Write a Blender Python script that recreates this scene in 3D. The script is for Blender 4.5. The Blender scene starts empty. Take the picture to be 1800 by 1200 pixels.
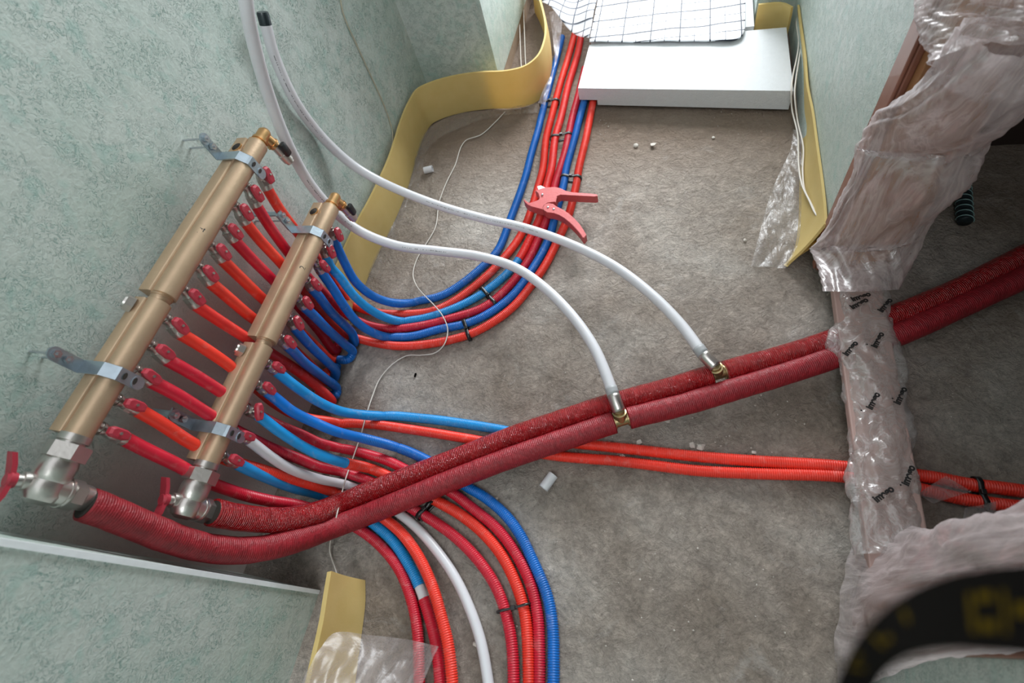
import bpy, bmesh, math, random
import numpy as np
from mathutils import Vector, Matrix, noise

SC = bpy.context.scene
COL = SC.collection
rnd = random.Random(7)

# ------------------------------------------------------------------ camera
CAM_H = 1.1
FPX = 889.0
_N = np.array([230, 530, 889.0]); _V = np.array([360, -1648, 889.0])
DOWN = _N / np.linalg.norm(_N)
YY = _V - (_V @ DOWN) * DOWN; YY /= np.linalg.norm(YY)
XX = np.cross(YY, -DOWN)
if XX[0] < 0: XX = -XX
B = np.stack([XX, YY, -DOWN])              # camera ray -> world
cam = bpy.data.cameras.new('camera'); camo = bpy.data.objects.new('camera', cam); COL.objects.link(camo)
R = np.stack([B @ [1, 0, 0], B @ [0, -1, 0], B @ [0, 0, -1]], axis=1)
M = Matrix(R.tolist()).to_4x4(); M.translation = (0, 0, CAM_H)
camo.matrix_world = M
cam.sensor_width = 36; cam.lens = FPX / 1800 * 36; cam.clip_start = 0.01
cam.dof.use_dof = True; cam.dof.focus_distance = 1.18; cam.dof.aperture_fstop = 4.0
SC.camera = camo

# ------------------------------------------------------------------ light
SC.view_settings.view_transform = 'Standard'; SC.view_settings.look = 'None'
SC.view_settings.gamma = 1; SC.view_settings.use_curve_mapping = False
SC.view_settings.exposure = 0.78
w = bpy.data.worlds.new('world'); SC.world = w; w.use_nodes = True
w.node_tree.nodes['Background'].inputs[0].default_value = (0.90, 0.93, 0.97, 1)
w.node_tree.nodes['Background'].inputs[1].default_value = 0.78

def area(name, loc, target, size, power, color):
    l = bpy.data.lights.new(name, 'AREA'); l.shape = 'RECTANGLE'; l.size, l.size_y = size
    l.energy = power; l.color = color
    o = bpy.data.objects.new(name, l); COL.objects.link(o); o.location = loc
    o.rotation_euler = (Vector(target) - Vector(loc)).to_track_quat('-Z', 'Y').to_euler()
    return o
area('window_light_far_room', (0.0, 3.6, 1.45), (-0.2, 1.0, 0.1), (1.5, 1.3), 98, (0.93, 0.97, 1.0))
area('room_light', (0.15, -0.9, 2.45), (-0.5, 0.6, 0.2), (0.9, 0.9), 13, (0.95, 0.98, 1.0))
area('adjacent_room_light', (1.5, -0.1, 2.2), (0.9, 0.5, 0.0), (0.8, 0.8), 1.2, (1.0, 0.97, 0.94))

# ------------------------------------------------------------------ pixel -> place
CAMP = np.array([0, 0, CAM_H])
def ray(x, y): return B @ np.array([x - 900.0, y - 600.0, FPX])
def P(x, y, z=0.0):
    r = ray(x, y); return CAMP + r * ((z - CAM_H) / r[2])
def WX(x, y, X):
    r = ray(x, y); return CAMP + r * (X / r[0])
def WY(x, y, Y):
    r = ray(x, y); return CAMP + r * (Y / r[1])

# ------------------------------------------------------------------ materials
MATS = {}
def nt(name):
    m = bpy.data.materials.new(name); m.use_nodes = True
    return m, m.node_tree.nodes, m.node_tree.links, m.node_tree.nodes['Principled BSDF']
def simple(name, col, rough=0.5, metal=0.0, bump=0.0, bscale=200.0, var=0.0, vscale=20.0, coat=0.0):
    m, N, L, p = nt(name)
    p.inputs['Base Color'].default_value = (*col, 1); p.inputs['Roughness'].default_value = rough
    p.inputs['Metallic'].default_value = metal
    p.inputs['Coat Weight'].default_value = coat
    tc = N.new('ShaderNodeTexCoord')
    if var:
        n = N.new('ShaderNodeTexNoise'); n.inputs['Scale'].default_value = vscale; n.inputs['Detail'].default_value = 5
        L.new(tc.outputs['Object'], n.inputs['Vector'])
        mx = N.new('ShaderNodeMix'); mx.data_type = 'RGBA'
        mx.inputs['A'].default_value = (*[c * (1 - var) for c in col], 1); mx.inputs['B'].default_value = (*[min(1, c * (1 + var)) for c in col], 1)
        L.new(n.outputs['Fac'], mx.inputs['Factor']); L.new(mx.outputs['Result'], p.inputs['Base Color'])
    if bump:
        n = N.new('ShaderNodeTexNoise'); n.inputs['Scale'].default_value = bscale; n.inputs['Detail'].default_value = 4
        L.new(tc.outputs['Object'], n.inputs['Vector'])
        b = N.new('ShaderNodeBump'); b.inputs['Strength'].default_value = bump; b.inputs['Distance'].default_value = 0.002
        L.new(n.outputs['Fac'], b.inputs['Height']); L.new(b.outputs['Normal'], p.inputs['Normal'])
    MATS[name] = m
    return m
def ramp(N, L, src, stops):
    r = N.new('ShaderNodeValToRGB'); e = r.color_ramp.elements
    e[0].position, e[0].color = stops[0][0], (*stops[0][1], 1)
    e[1].position, e[1].color = stops[-1][0], (*stops[-1][1], 1)
    for pos, c in stops[1:-1]:
        x = e.new(pos); x.color = (*c, 1)
    L.new(src, r.inputs['Fac']); return r.outputs['Color']
def g(v): return (v, v, v)
def mixc(N, L, fac, a, b, mode='MIX'):
    mx = N.new('ShaderNodeMix'); mx.data_type = 'RGBA'; mx.blend_type = mode
    for k, v in (('Factor', fac), ('A', a), ('B', b)):
        if isinstance(v, (int, float)): mx.inputs[k].default_value = v
        elif isinstance(v, tuple): mx.inputs[k].default_value = (*v, 1)
        else: L.new(v, mx.inputs[k])
    return mx.outputs['Result']

def noise_tex(N, L, vec, scale, detail=4, dist=0.0, rough=0.5):
    n = N.new('ShaderNodeTexNoise'); n.inputs['Scale'].default_value = scale
    n.inputs['Detail'].default_value = detail; n.inputs['Distortion'].default_value = dist
    n.inputs['Roughness'].default_value = rough
    L.new(vec, n.inputs['Vector']); return n.outputs['Fac']

def plaster(name, bounce_shade=False, tex_scale=1.0):
    m, N, L, p = nt(name)
    geo = N.new('ShaderNodeNewGeometry'); pos = geo.outputs['Position']
    n1 = noise_tex(N, L, pos, 46 * tex_scale, 4, 2.6, 0.62)
    n2 = noise_tex(N, L, pos, 150 * tex_scale, 3, 0.6)
    n3 = noise_tex(N, L, pos, 7, 3)
    # narrow scratches where n1 crosses the middle
    d = N.new('ShaderNodeMath'); d.operation = 'SUBTRACT'; d.inputs[1].default_value = 0.5; L.new(n1, d.inputs[0])
    a = N.new('ShaderNodeMath'); a.operation = 'ABSOLUTE'; L.new(d.outputs[0], a.inputs[0])
    scr = ramp(N, L, a.outputs[0], [(0.0, g(1)), (0.03, g(0))])
    gate = ramp(N, L, noise_tex(N, L, pos, 24 * tex_scale, 2), [(0.40, g(0)), (0.54, g(1))])
    s2 = mixc(N, L, 1.0, scr, gate, 'MULTIPLY')
    base = ramp(N, L, n3, [(0.3, (0.47, 0.555, 0.505)), (0.7, (0.55, 0.605, 0.565))])
    fine = ramp(N, L, n2, [(0.35, g(0.86)), (0.65, g(1.0))])
    c = mixc(N, L, 1.0, base, fine, 'MULTIPLY')
    c = mixc(N, L, mixc(N, L, 1.0, s2, g(0.95), 'MULTIPLY'), c, (0.17, 0.30, 0.26))
    patch = ramp(N, L, noise_tex(N, L, pos, 26, 3, 1.0), [(0.55, g(0)), (0.70, g(0.5))])
    c = mixc(N, L, patch, c, (0.30, 0.47, 0.42))
    if bounce_shade:  # shade and red bounce from the pipes, painted as a warm grey tint
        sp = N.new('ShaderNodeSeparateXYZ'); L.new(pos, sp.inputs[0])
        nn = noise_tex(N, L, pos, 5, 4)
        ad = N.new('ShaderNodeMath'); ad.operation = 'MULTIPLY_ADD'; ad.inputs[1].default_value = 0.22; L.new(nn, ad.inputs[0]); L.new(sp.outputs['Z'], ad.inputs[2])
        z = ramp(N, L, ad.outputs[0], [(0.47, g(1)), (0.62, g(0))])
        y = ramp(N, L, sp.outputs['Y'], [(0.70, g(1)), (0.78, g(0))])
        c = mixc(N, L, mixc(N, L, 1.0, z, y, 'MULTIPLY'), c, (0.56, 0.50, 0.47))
    L.new(c, p.inputs['Base Color'])
    p.inputs['Roughness'].default_value = 0.42
    h = N.new('ShaderNodeMath'); h.operation = 'SUBTRACT'; L.new(n2, h.inputs[0])
    L.new(s2, h.inputs[1])
    b = N.new('ShaderNodeBump'); b.inputs['Strength'].default_value = 0.55; b.inputs['Distance'].default_value = 0.002
    L.new(h.outputs[0], b.inputs['Height']); L.new(b.outputs['Normal'], p.inputs['Normal'])
    MATS[name] = m; return m

def concrete():
    m, N, L, p = nt('concrete')
    geo = N.new('ShaderNodeNewGeometry'); pos = geo.outputs['Position']
    n1 = noise_tex(N, L, pos, 3.2, 5, 0.4); n2 = noise_tex(N, L, pos, 22, 6, 0.5, 0.65); n3 = noise_tex(N, L, pos, 120, 4, 0, 0.7)
    base = ramp(N, L, n1, [(0.34, (0.36, 0.29, 0.235)), (0.5, (0.51, 0.435, 0.375)), (0.62, (0.62, 0.555, 0.495))])
    c = mixc(N, L, 1.0, base, ramp(N, L, n2, [(0.32, g(0.78)), (0.62, g(1.04))]), 'MULTIPLY')
    c = mixc(N, L, 1.0, c, ramp(N, L, n3, [(0.32, g(0.78)), (0.62, g(1.04))]), 'MULTIPLY')
    n5 = noise_tex(N, L, pos, 30, 7, 1.8, 0.7); d5 = N.new('ShaderNodeMath'); d5.operation = 'SUBTRACT'; d5.inputs[1].default_value = 0.47; L.new(n5, d5.inputs[0]); a5 = N.new('ShaderNodeMath'); a5.operation = 'ABSOLUTE'; L.new(d5.outputs[0], a5.inputs[0])
    c = mixc(N, L, 1.0, c, ramp(N, L, a5.outputs[0], [(0.0, g(0.68)), (0.022, g(1.0))]), 'MULTIPLY')
    dust = ramp(N, L, noise_tex(N, L, pos, 9, 6, 1.2, 0.7), [(0.56, g(0)), (0.7, g(0.35))])
    c = mixc(N, L, dust, c, (0.66, 0.62, 0.59))
    # darker brown patch in front of the insulation board
    sp = N.new('ShaderNodeSeparateXYZ'); L.new(pos, sp.inputs[0])
    ma = N.new('ShaderNodeMath'); ma.operation = 'MULTIPLY_ADD'; ma.inputs[1].default_value = 0.5
    L.new(n1, ma.inputs[0]); L.new(sp.outputs['Y'], ma.inputs[2])
    yb = ramp(N, L, ma.outputs[0], [(0.0, g(0)), (1.0, g(1))])
    mr = N.new('ShaderNodeMapRange'); mr.inputs['From Min'].default_value = 1.36; mr.inputs['From Max'].default_value = 1.62; L.new(ma.outputs[0], mr.inputs['Value'])
    c = mixc(N, L, mixc(N, L, 1.0, mr.outputs[0], g(0.8), 'MULTIPLY'), c, (0.24, 0.165, 0.115))
    L.new(c, p.inputs['Base Color']); p.inputs['Roughness'].default_value = 0.9
    n4 = noise_tex(N, L, pos, 38, 9, 1.6, 0.72)
    hs = N.new('ShaderNodeMath'); hs.operation = 'MULTIPLY_ADD'; hs.inputs[1].default_value = 0.78
    L.new(n4, hs.inputs[0]); L.new(n2, hs.inputs[2])
    b = N.new('ShaderNodeBump'); b.inputs['Strength'].default_value = 1.0; b.inputs['Distance'].default_value = 0.02
    L.new(hs.outputs[0], b.inputs['Height']); L.new(b.outputs['Normal'], p.inputs['Normal'])
    MATS['concrete'] = m

def film(name, tint, alo, ahi, scale=18, rough=0.16, gloss=0.35, stretch=(1, 1, 1), bump=0.6):
    m, N, L, p = nt(name)
    N.remove(p); out = N['Material Output']
    tc = N.new('ShaderNodeTexCoord'); mp = N.new('ShaderNodeMapping'); mp.inputs['Scale'].default_value = stretch
    L.new(tc.outputs['Object'], mp.inputs['Vector'])
    nz = noise_tex(N, L, mp.outputs[0], scale, 5, 1.8, 0.6)
    tr = N.new('ShaderNodeBsdfTransparent'); df = N.new('ShaderNodeBsdfDiffuse'); df.inputs[0].default_value = (*tint, 1)
    tl = N.new('ShaderNodeBsdfTranslucent'); tl.inputs[0].default_value = (*tint, 1)
    gl = N.new('ShaderNodeBsdfGlossy'); gl.inputs['Roughness'].default_value = rough; gl.inputs[0].default_value = (1, 1, 1, 1)
    b = N.new('ShaderNodeBump'); b.inputs['Strength'].default_value = bump; b.inputs['Distance'].default_value = 0.01; L.new(nz, b.inputs['Height'])
    for q in (df, gl, tl): L.new(b.outputs['Normal'], q.inputs['Normal'])
    m0 = N.new('ShaderNodeMixShader'); m0.inputs[0].default_value = 0.4; L.new(df.outputs[0], m0.inputs[1]); L.new(tl.outputs[0], m0.inputs[2])
    m1 = N.new('ShaderNodeMixShader'); m1.inputs[0].default_value = gloss
    L.new(m0.outputs[0], m1.inputs[1]); L.new(gl.outputs[0], m1.inputs[2])
    # creases (noise near 0.5) hold more light and hide more
    d = N.new('ShaderNodeMath'); d.operation = 'SUBTRACT'; d.inputs[1].default_value = 0.5; L.new(nz, d.inputs[0])
    a = N.new('ShaderNodeMath'); a.operation = 'ABSOLUTE'; L.new(d.outputs[0], a.inputs[0])
    al = ramp(N, L, a.outputs[0], [(0.0, g(ahi)), (0.05, g((alo + ahi) / 2)), (0.14, g(alo))])
    lw = N.new('ShaderNodeLayerWeight'); lw.inputs[0].default_value = 0.35
    mxx = N.new('ShaderNodeMath'); mxx.operation = 'MULTIPLY_ADD'; mxx.inputs[1].default_value = 0.45; mxx.use_clamp = True
    L.new(lw.outputs['Facing'], mxx.inputs[0]); L.new(al, mxx.inputs[2])
    m2 = N.new('ShaderNodeMixShader'); L.new(mxx.outputs[0], m2.inputs[0]); L.new(tr.outputs[0], m2.inputs[1]); L.new(m1.outputs[0], m2.inputs[2])
    L.new(m2.outputs[0], out.inputs['Surface'])
    MATS[name] = m; return m

def tube_mat(name, col, rough=0.38, var=0.12, spec=0.5):
    m, N, L, p = nt(name)
    tc = N.new('ShaderNodeTexCoord')
    n = noise_tex(N, L, tc.outputs['Object'], 14, 4, 0.3)
    c = mixc(N, L, ramp(N, L, n, [(0.3, g(0)), (0.7, g(1))]), tuple(x * (1 - var) for x in col), tuple(min(1, x * (1 + var)) for x in col))
    # concrete dust
    dn = ramp(N, L, noise_tex(N, L, tc.outputs['Object'], 45, 5, 0.5, 0.7), [(0.55, g(0)), (0.75, g(0.22))])
    c = mixc(N, L, dn, c, (0.62, 0.5, 0.46))
    L.new(c, p.inputs['Base Color']); p.inputs['Roughness'].default_value = rough
    MATS[name] = m; return m

def insulation(name, col, rough):
    m, N, L, p = nt(name)
    uv = N.new('ShaderNodeUVMap'); uv.uv_map = 'UVMap'
    tc = N.new('ShaderNodeTexCoord')
    n = noise_tex(N, L, tc.outputs['Object'], 60, 4, 0.8)
    c = mixc(N, L, ramp(N, L, n, [(0.35, g(0)), (0.65, g(1))]), tuple(x * 0.8 for x in col), tuple(min(1, x * 1.15) for x in col))
    L.new(c, p.inputs['Base Color']); p.inputs['Roughness'].default_value = rough
    p.inputs['Coat Weight'].default_value = 0.5 if rough < 0.4 else 0.0; p.inputs['Coat Roughness'].default_value = 0.06
    mp = N.new('ShaderNodeMapping'); mp.inputs['Scale'].default_value = (170, 8, 1); L.new(uv.outputs[0], mp.inputs['Vector'])
    n2 = noise_tex(N, L, mp.outputs[0], 1.0, 2, 0.6)
    wv = N.new('ShaderNodeTexWave'); wv.wave_type = 'BANDS'; wv.bands_direction = 'X'; wv.inputs['Scale'].default_value = 80; wv.inputs['Distortion'].default_value = 0.5
    L.new(uv.outputs[0], wv.inputs['Vector'])
    n3 = noise_tex(N, L, tc.outputs['Object'], 160, 3, 1.0)
    s = N.new('ShaderNodeMath'); s.operation = 'ADD'; L.new(n2, s.inputs[0]); L.new(n3, s.inputs[1])
    s2 = N.new('ShaderNodeMath'); s2.operation = 'MULTIPLY_ADD'; s2.inputs[1].default_value = 0.35; L.new(wv.outputs['Fac'], s2.inputs[0]); L.new(s.outputs[0], s2.inputs[2])
    b = N.new('ShaderNodeBump'); b.inputs['Strength'].default_value = 1.0; b.inputs['Distance'].default_value = 0.005 if rough < 0.4 else 0.0014
    L.new(s2.outputs[0], b.inputs['Height']); L.new(b.outputs['Normal'], p.inputs['Normal']); L.new(b.outputs['Normal'], p.inputs['Coat Normal'])
    MATS[name] = m; return m

plaster('green_plaster', tex_scale=1.0); plaster('green_plaster_bounce', True); plaster('fine_plaster', False, 1.9)
concrete()
tube_mat('red_sleeve', (0.72, 0.028, 0.024)); tube_mat('crimson_sleeve', (0.56, 0.012, 0.035)); tube_mat('orange_sleeve', (0.78, 0.040, 0.022))
tube_mat('blue_sleeve', (0.001, 0.135, 0.50)); tube_mat('light_blue_sleeve', (0.008, 0.26, 0.62)); tube_mat('white_pipe', (0.62, 0.62, 0.65), 0.32, 0.03)
insulation('insulation_glossy', (0.34, 0.005, 0.008), 0.16); insulation('insulation_dull', (0.27, 0.012, 0.020), 0.5)
simple('brass', (0.50, 0.355, 0.235), 0.40, 0.62, 0.12, 200, 0.2, 18)
simple('bright_brass', (0.62, 0.36, 0.16), 0.28, 0.9, 0.1, 200, 0.15, 30)
simple('tee_brass', (0.40, 0.31, 0.16), 0.34, 0.85)
simple('nickel', (0.56, 0.53, 0.50), 0.32, 0.92, 0.1, 200, 0.12, 40)
simple('zinc', (0.42, 0.49, 0.55), 0.36, 0.9, 0.15, 120, 0.25, 60)
simple('red_plastic', (0.40, 0.030, 0.05), 0.42, 0, 0.1, 100, 0.15, 60)
simple('cutter_red', (0.47, 0.085, 0.085), 0.45, 0.15, 0.2, 200, 0.18, 40)
simple('cutter_dark', (0.12, 0.02, 0.02), 0.6)
simple('steel', (0.6, 0.62, 0.66), 0.25, 0.95)
simple('black_plastic', (0.012, 0.012, 0.013), 0.35)
simple('rubber_black', (0.004, 0.0035, 0.003), 0.95)
simple('dark_hole', (0.02, 0.014, 0.01), 0.8)
simple('white_trim', (0.78, 0.82, 0.84), 0.6, 0, 0.2, 150, 0.08, 60)
simple('styrofoam', (0.60, 0.61, 0.62), 0.8, 0, 0.5, 220, 0.05, 70)
simple('grey_plaster', (0.36, 0.27, 0.2), 0.9, 0, 0.8, 80, 0.3, 20)
simple('brown_wood', (0.235, 0.095, 0.06), 0.42, 0, 0.1, 40, 0.2, 15, 0.2)
simple('brown_wood_dark', (0.13, 0.05, 0.032), 0.5, 0, 0.1, 40, 0.2, 15)
simple('tan_wood', (0.36, 0.17, 0.07), 0.5, 0, 0.1, 40, 0.25, 12)
simple('pale_board', (0.42, 0.28, 0.25), 0.55, 0, 0.1, 40, 0.2, 8)
simple('shadowed_wall', (0.035, 0.022, 0.018), 0.7, 0, 0.3, 50, 0.2, 8)  # adjacent room's shadow put into the wall colour as near-black brown
simple('cord_white', (0.62, 0.58, 0.53), 0.6)
simple('cord_beige', (0.42, 0.38, 0.28), 0.6)
simple('crumb_pale', (0.56, 0.51, 0.46), 0.9, 0, 0.5, 200, 0.25, 90)
simple('conduit_dark', (0.02, 0.03, 0.035), 0.3, 0.2)
simple('conduit_edge', (0.25, 0.42, 0.42), 0.3)
simple('print_black', (0.008, 0.008, 0.008), 0.5)
simple('strap_yellow', (0.055, 0.036, 0.002), 0.9)
simple('grey_sleeve', (0.36, 0.37, 0.38), 0.45)
for k_ in ('rubber_black', 'strap_yellow'): MATS[k_].node_tree.nodes['Principled BSDF'].inputs['Specular IOR Level'].default_value = 0.05
film('stretch_film', (0.72, 0.64, 0.64), 0.22, 0.62, 15, 0.2, 0.14, (1, 1, 0.16), 0.5)
film('floor_wrap', (0.66, 0.62, 0.60), 0.2, 0.55, 15, 0.14, 0.2, (1, 1, 1), 0.5)
film('thin_film', (0.5, 0.45, 0.42), 0.02, 0.30, 26, 0.22, 0.12, (1, 0.35, 1), 0.5)
film('flap_film', (0.5, 0.45, 0.45), 0.25, 0.42, 9, 0.3, 0.06, (1, 1, 1), 0.15)

def foam():
    m, N, L, p = nt('yellow_foam')
    tc = N.new('ShaderNodeTexCoord')
    c = mixc(N, L, noise_tex(N, L, tc.outputs['Object'], 25, 4), (0.64, 0.49, 0.175), (0.74, 0.59, 0.26))
    L.new(c, p.inputs['Base Color']); p.inputs['Roughness'].default_value = 0.75
    tl = N.new('ShaderNodeBsdfTranslucent'); tl.inputs[0].default_value = (0.85, 0.62, 0.2, 1)
    mx = N.new('ShaderNodeMixShader'); mx.inputs[0].default_value = 0.3
    L.new(p.outputs[0], mx.inputs[1]); L.new(tl.outputs[0], mx.inputs[2]); L.new(mx.outputs[0], N['Material Output'].inputs[0])
    b = N.new('ShaderNodeBump'); b.inputs['Strength'].default_value = 0.2; b.inputs['Distance'].default_value = 0.001
    L.new(noise_tex(N, L, tc.outputs['Object'], 260, 3), b.inputs['Height']); L.new(b.outputs['Normal'], p.inputs['Normal'])
    MATS['yellow_foam'] = m
foam()
def gridsheet(name, clear):
    m, N, L, p = nt(name)
    uv = N.new('ShaderNodeUVMap'); uv.uv_map = 'UVMap'
    sp = N.new('ShaderNodeSeparateXYZ'); L.new(uv.outputs[0], sp.inputs[0])
    def lines(o, period, wd):
        a = N.new('ShaderNodeMath'); a.operation = 'DIVIDE'; a.inputs[1].default_value = period; L.new(o, a.inputs[0])
        f = N.new('ShaderNodeMath'); f.operation = 'FRACT'; L.new(a.outputs[0], f.inputs[0])
        l = N.new('ShaderNodeMath'); l.operation = 'LESS_THAN'; l.inputs[1].default_value = wd / period; L.new(f.outputs[0], l.inputs[0]); return l.outputs[0]
    def mx2(a, b):
        q = N.new('ShaderNodeMath'); q.operation = 'MAXIMUM'; L.new(a, q.inputs[0]); L.new(b, q.inputs[1]); return q.outputs[0]
    thick = mx2(lines(sp.outputs[0], 0.094, 0.0045), lines(sp.outputs[1], 0.1, 0.008))
    thin = mx2(lines(sp.outputs[0], 0.047, 0.0022), lines(sp.outputs[1], 0.05, 0.0045))
    allm = mx2(thick, thin)
    c = mixc(N, L, allm, (0.84, 0.86, 0.92), (0.02, 0.025, 0.04))
    L.new(c, p.inputs['Base Color']); p.inputs['Roughness'].default_value = 0.55; p.inputs['Specular IOR Level'].default_value = 0.2
    if clear:
        tr = N.new('ShaderNodeBsdfTransparent'); ms = N.new('ShaderNodeMixShader')
        f = N.new('ShaderNodeMath'); f.operation = 'MULTIPLY_ADD'; f.inputs[1].default_value = 0.65; f.inputs[2].default_value = 0.35; L.new(allm, f.inputs[0])
        L.new(f.outputs[0], ms.inputs[0]); L.new(tr.outputs[0], ms.inputs[1]); L.new(p.outputs[0], ms.inputs[2]); L.new(ms.outputs[0], N['Material Output'].inputs[0])
    MATS[name] = m
gridsheet('grid_foil', False); gridsheet('grid_film_clear', True)

# ------------------------------------------------------------------ object helpers
def link(name, me, mat, parent=None, smooth=True):
    o = bpy.data.objects.new(name, me); COL.objects.link(o)
    if mat:
        for mm in (mat if isinstance(mat, (list, tuple)) else [mat]): me.materials.append(MATS[mm])
    if parent is not None: o.parent = parent
    if smooth:
        me.polygons.foreach_set('use_smooth', [True] * len(me.polygons))
    return o
def tag(o, label=None, cat=None, group=None, kind=None):
    if label: o['label'] = label
    if cat: o['category'] = cat
    if group: o['group'] = group
    if kind: o['kind'] = kind
    return o
def empty(name, loc=(0, 0, 0)):
    o = bpy.data.objects.new(name, None); COL.objects.link(o); o.location = loc; o.empty_display_size = 0.02
    return o
def mesh(vs, fs, uvs=None):
    me = bpy.data.meshes.new('m'); me.from_pydata([tuple(map(float, v)) for v in vs], [], fs)
    me.update(); return me
def from_bm(bm):
    bmesh.ops.recalc_face_normals(bm, faces=bm.faces)
    me = bpy.data.meshes.new('m'); bm.to_mesh(me); bm.free(); return me
def sharp(o, ang=35):
    try:
        o.data.set_sharp_from_angle(angle=math.radians(ang))
    except Exception: pass
    return o
def box_bm(bm, lo, hi, bev=0.0):
    vs = [bm.verts.new((x, y, z)) for x in (lo[0], hi[0]) for y in (lo[1], hi[1]) for z in (lo[2], hi[2])]
    idx = [(0, 1, 3, 2), (4, 6, 7, 5), (0, 4, 5, 1), (2, 3, 7, 6), (0, 2, 6, 4), (1, 5, 7, 3)]
    fs = [bm.faces.new([vs[i] for i in f]) for f in idx]
    if bev:
        es = list({e for f in fs for e in f.edges})
        bmesh.ops.bevel(bm, geom=es, offset=bev, segments=2, affect='EDGES', profile=0.5)
def box(name, lo, hi, mat, parent=None, bev=0.0):
    bm = bmesh.new(); box_bm(bm, lo, hi, bev); return link(name, from_bm(bm), mat, parent, False)
def cyl_bm(bm, a, b, r0, r1=None, seg=16, rot=0.0):
    a = Vector(a); b = Vector(b); r1 = r0 if r1 is None else r1
    d = (b - a).normalized(); q = d.to_track_quat('Z', 'Y').to_matrix()
    u, v = q.col[0], q.col[1]
    A = [bm.verts.new(a + (u * math.cos(t) + v * math.sin(t)) * r0) for t in [2 * math.pi * k / seg + rot for k in range(seg)]]
    Bv = [bm.verts.new(b + (u * math.cos(t) + v * math.sin(t)) * r1) for t in [2 * math.pi * k / seg + rot for k in range(seg)]]
    for k in range(seg):
        bm.faces.new([A[k], A[(k + 1) % seg], Bv[(k + 1) % seg], Bv[k]])
    bm.faces.new(A[::-1]); bm.faces.new(Bv)
def lathe_bm(bm, a, d, prof, seg=20):
    """prof: list of (distance along d, radius)"""
    a = Vector(a); d = Vector(d).normalized(); q = d.to_track_quat('Z', 'Y').to_matrix(); u, v = q.col[0], q.col[1]
    rings = []
    for s, r in prof:
        rings.append([bm.verts.new(a + d * s + (u * math.cos(2 * math.pi * k / seg) + v * math.sin(2 * math.pi * k / seg)) * r) for k in range(seg)])
    for i in range(len(rings) - 1):
        for k in range(seg):
            bm.faces.new([rings[i][k], rings[i][(k + 1) % seg], rings[i + 1][(k + 1) % seg], rings[i + 1][k]])
    bm.faces.new(rings[0][::-1]); bm.faces.new(rings[-1])
def hexnut(bm, a, b, r, rot=0.0): cyl_bm(bm, a, b, r, r, 6, rot)
def done(name, bm, mat, parent=None, ang=30):
    return sharp(link(name, from_bm(bm), mat, parent), ang)

def catmull(pts, step=0.004):
    """uniform resample of a centripetal-like Catmull-Rom through pts; returns (n,3) and the control index of each sample"""
    p = np.array(pts, float); n = len(p)
    q = np.vstack([2 * p[0] - p[1], p, 2 * p[-1] - p[-2]])
    out = []; idx = []
    for i in range(n - 1):
        p0, p1, p2, p3 = q[i], q[i + 1], q[i + 2], q[i + 3]
        L0 = max(np.linalg.norm(p1 - p0), 1e-6) ** .5; L1 = max(np.linalg.norm(p2 - p1), 1e-6) ** .5; L2 = max(np.linalg.norm(p3 - p2), 1e-6) ** .5
        m1 = (p2 - p1) + L1 * ((p1 - p0) / L0 - (p2 - p0) / (L0 + L1)); m2 = (p2 - p1) + L1 * ((p3 - p2) / L2 - (p3 - p1) / (L1 + L2))
        k = max(4, int(np.linalg.norm(p2 - p1) / step * 2))
        for t in np.linspace(0, 1, k, endpoint=False):
            out.append((2 * t**3 - 3 * t**2 + 1) * p1 + (t**3 - 2 * t**2 + t) * m1 + (-2 * t**3 + 3 * t**2) * p2 + (t**3 - t**2) * m2); idx.append(i + t)
    out.append(p[-1]); idx.append(n - 1)
    out = np.array(out); idx = np.array(idx)
    s = np.concatenate([[0], np.cumsum(np.linalg.norm(np.diff(out, axis=0), axis=1))])
    m = max(2, int(s[-1] / step)); t = np.linspace(0, s[-1], m)
    return np.stack([np.interp(t, s, out[:, k]) for k in range(3)], 1), np.interp(t, s, idx)
def smooth_path(p, win):
    if win < 2: return p
    k = np.hanning(win * 2 + 1); k /= k.sum()
    q = np.vstack([np.repeat(p[:1], win, 0) + (p[:1] - p[1:2]) * np.arange(win, 0, -1)[:, None], p, np.repeat(p[-1:], win, 0) + (p[-1:] - p[-2:-1]) * np.arange(1, win + 1)[:, None]])
    return np.stack([np.convolve(q[:, i], k, 'valid') for i in range(3)], 1)

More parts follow.
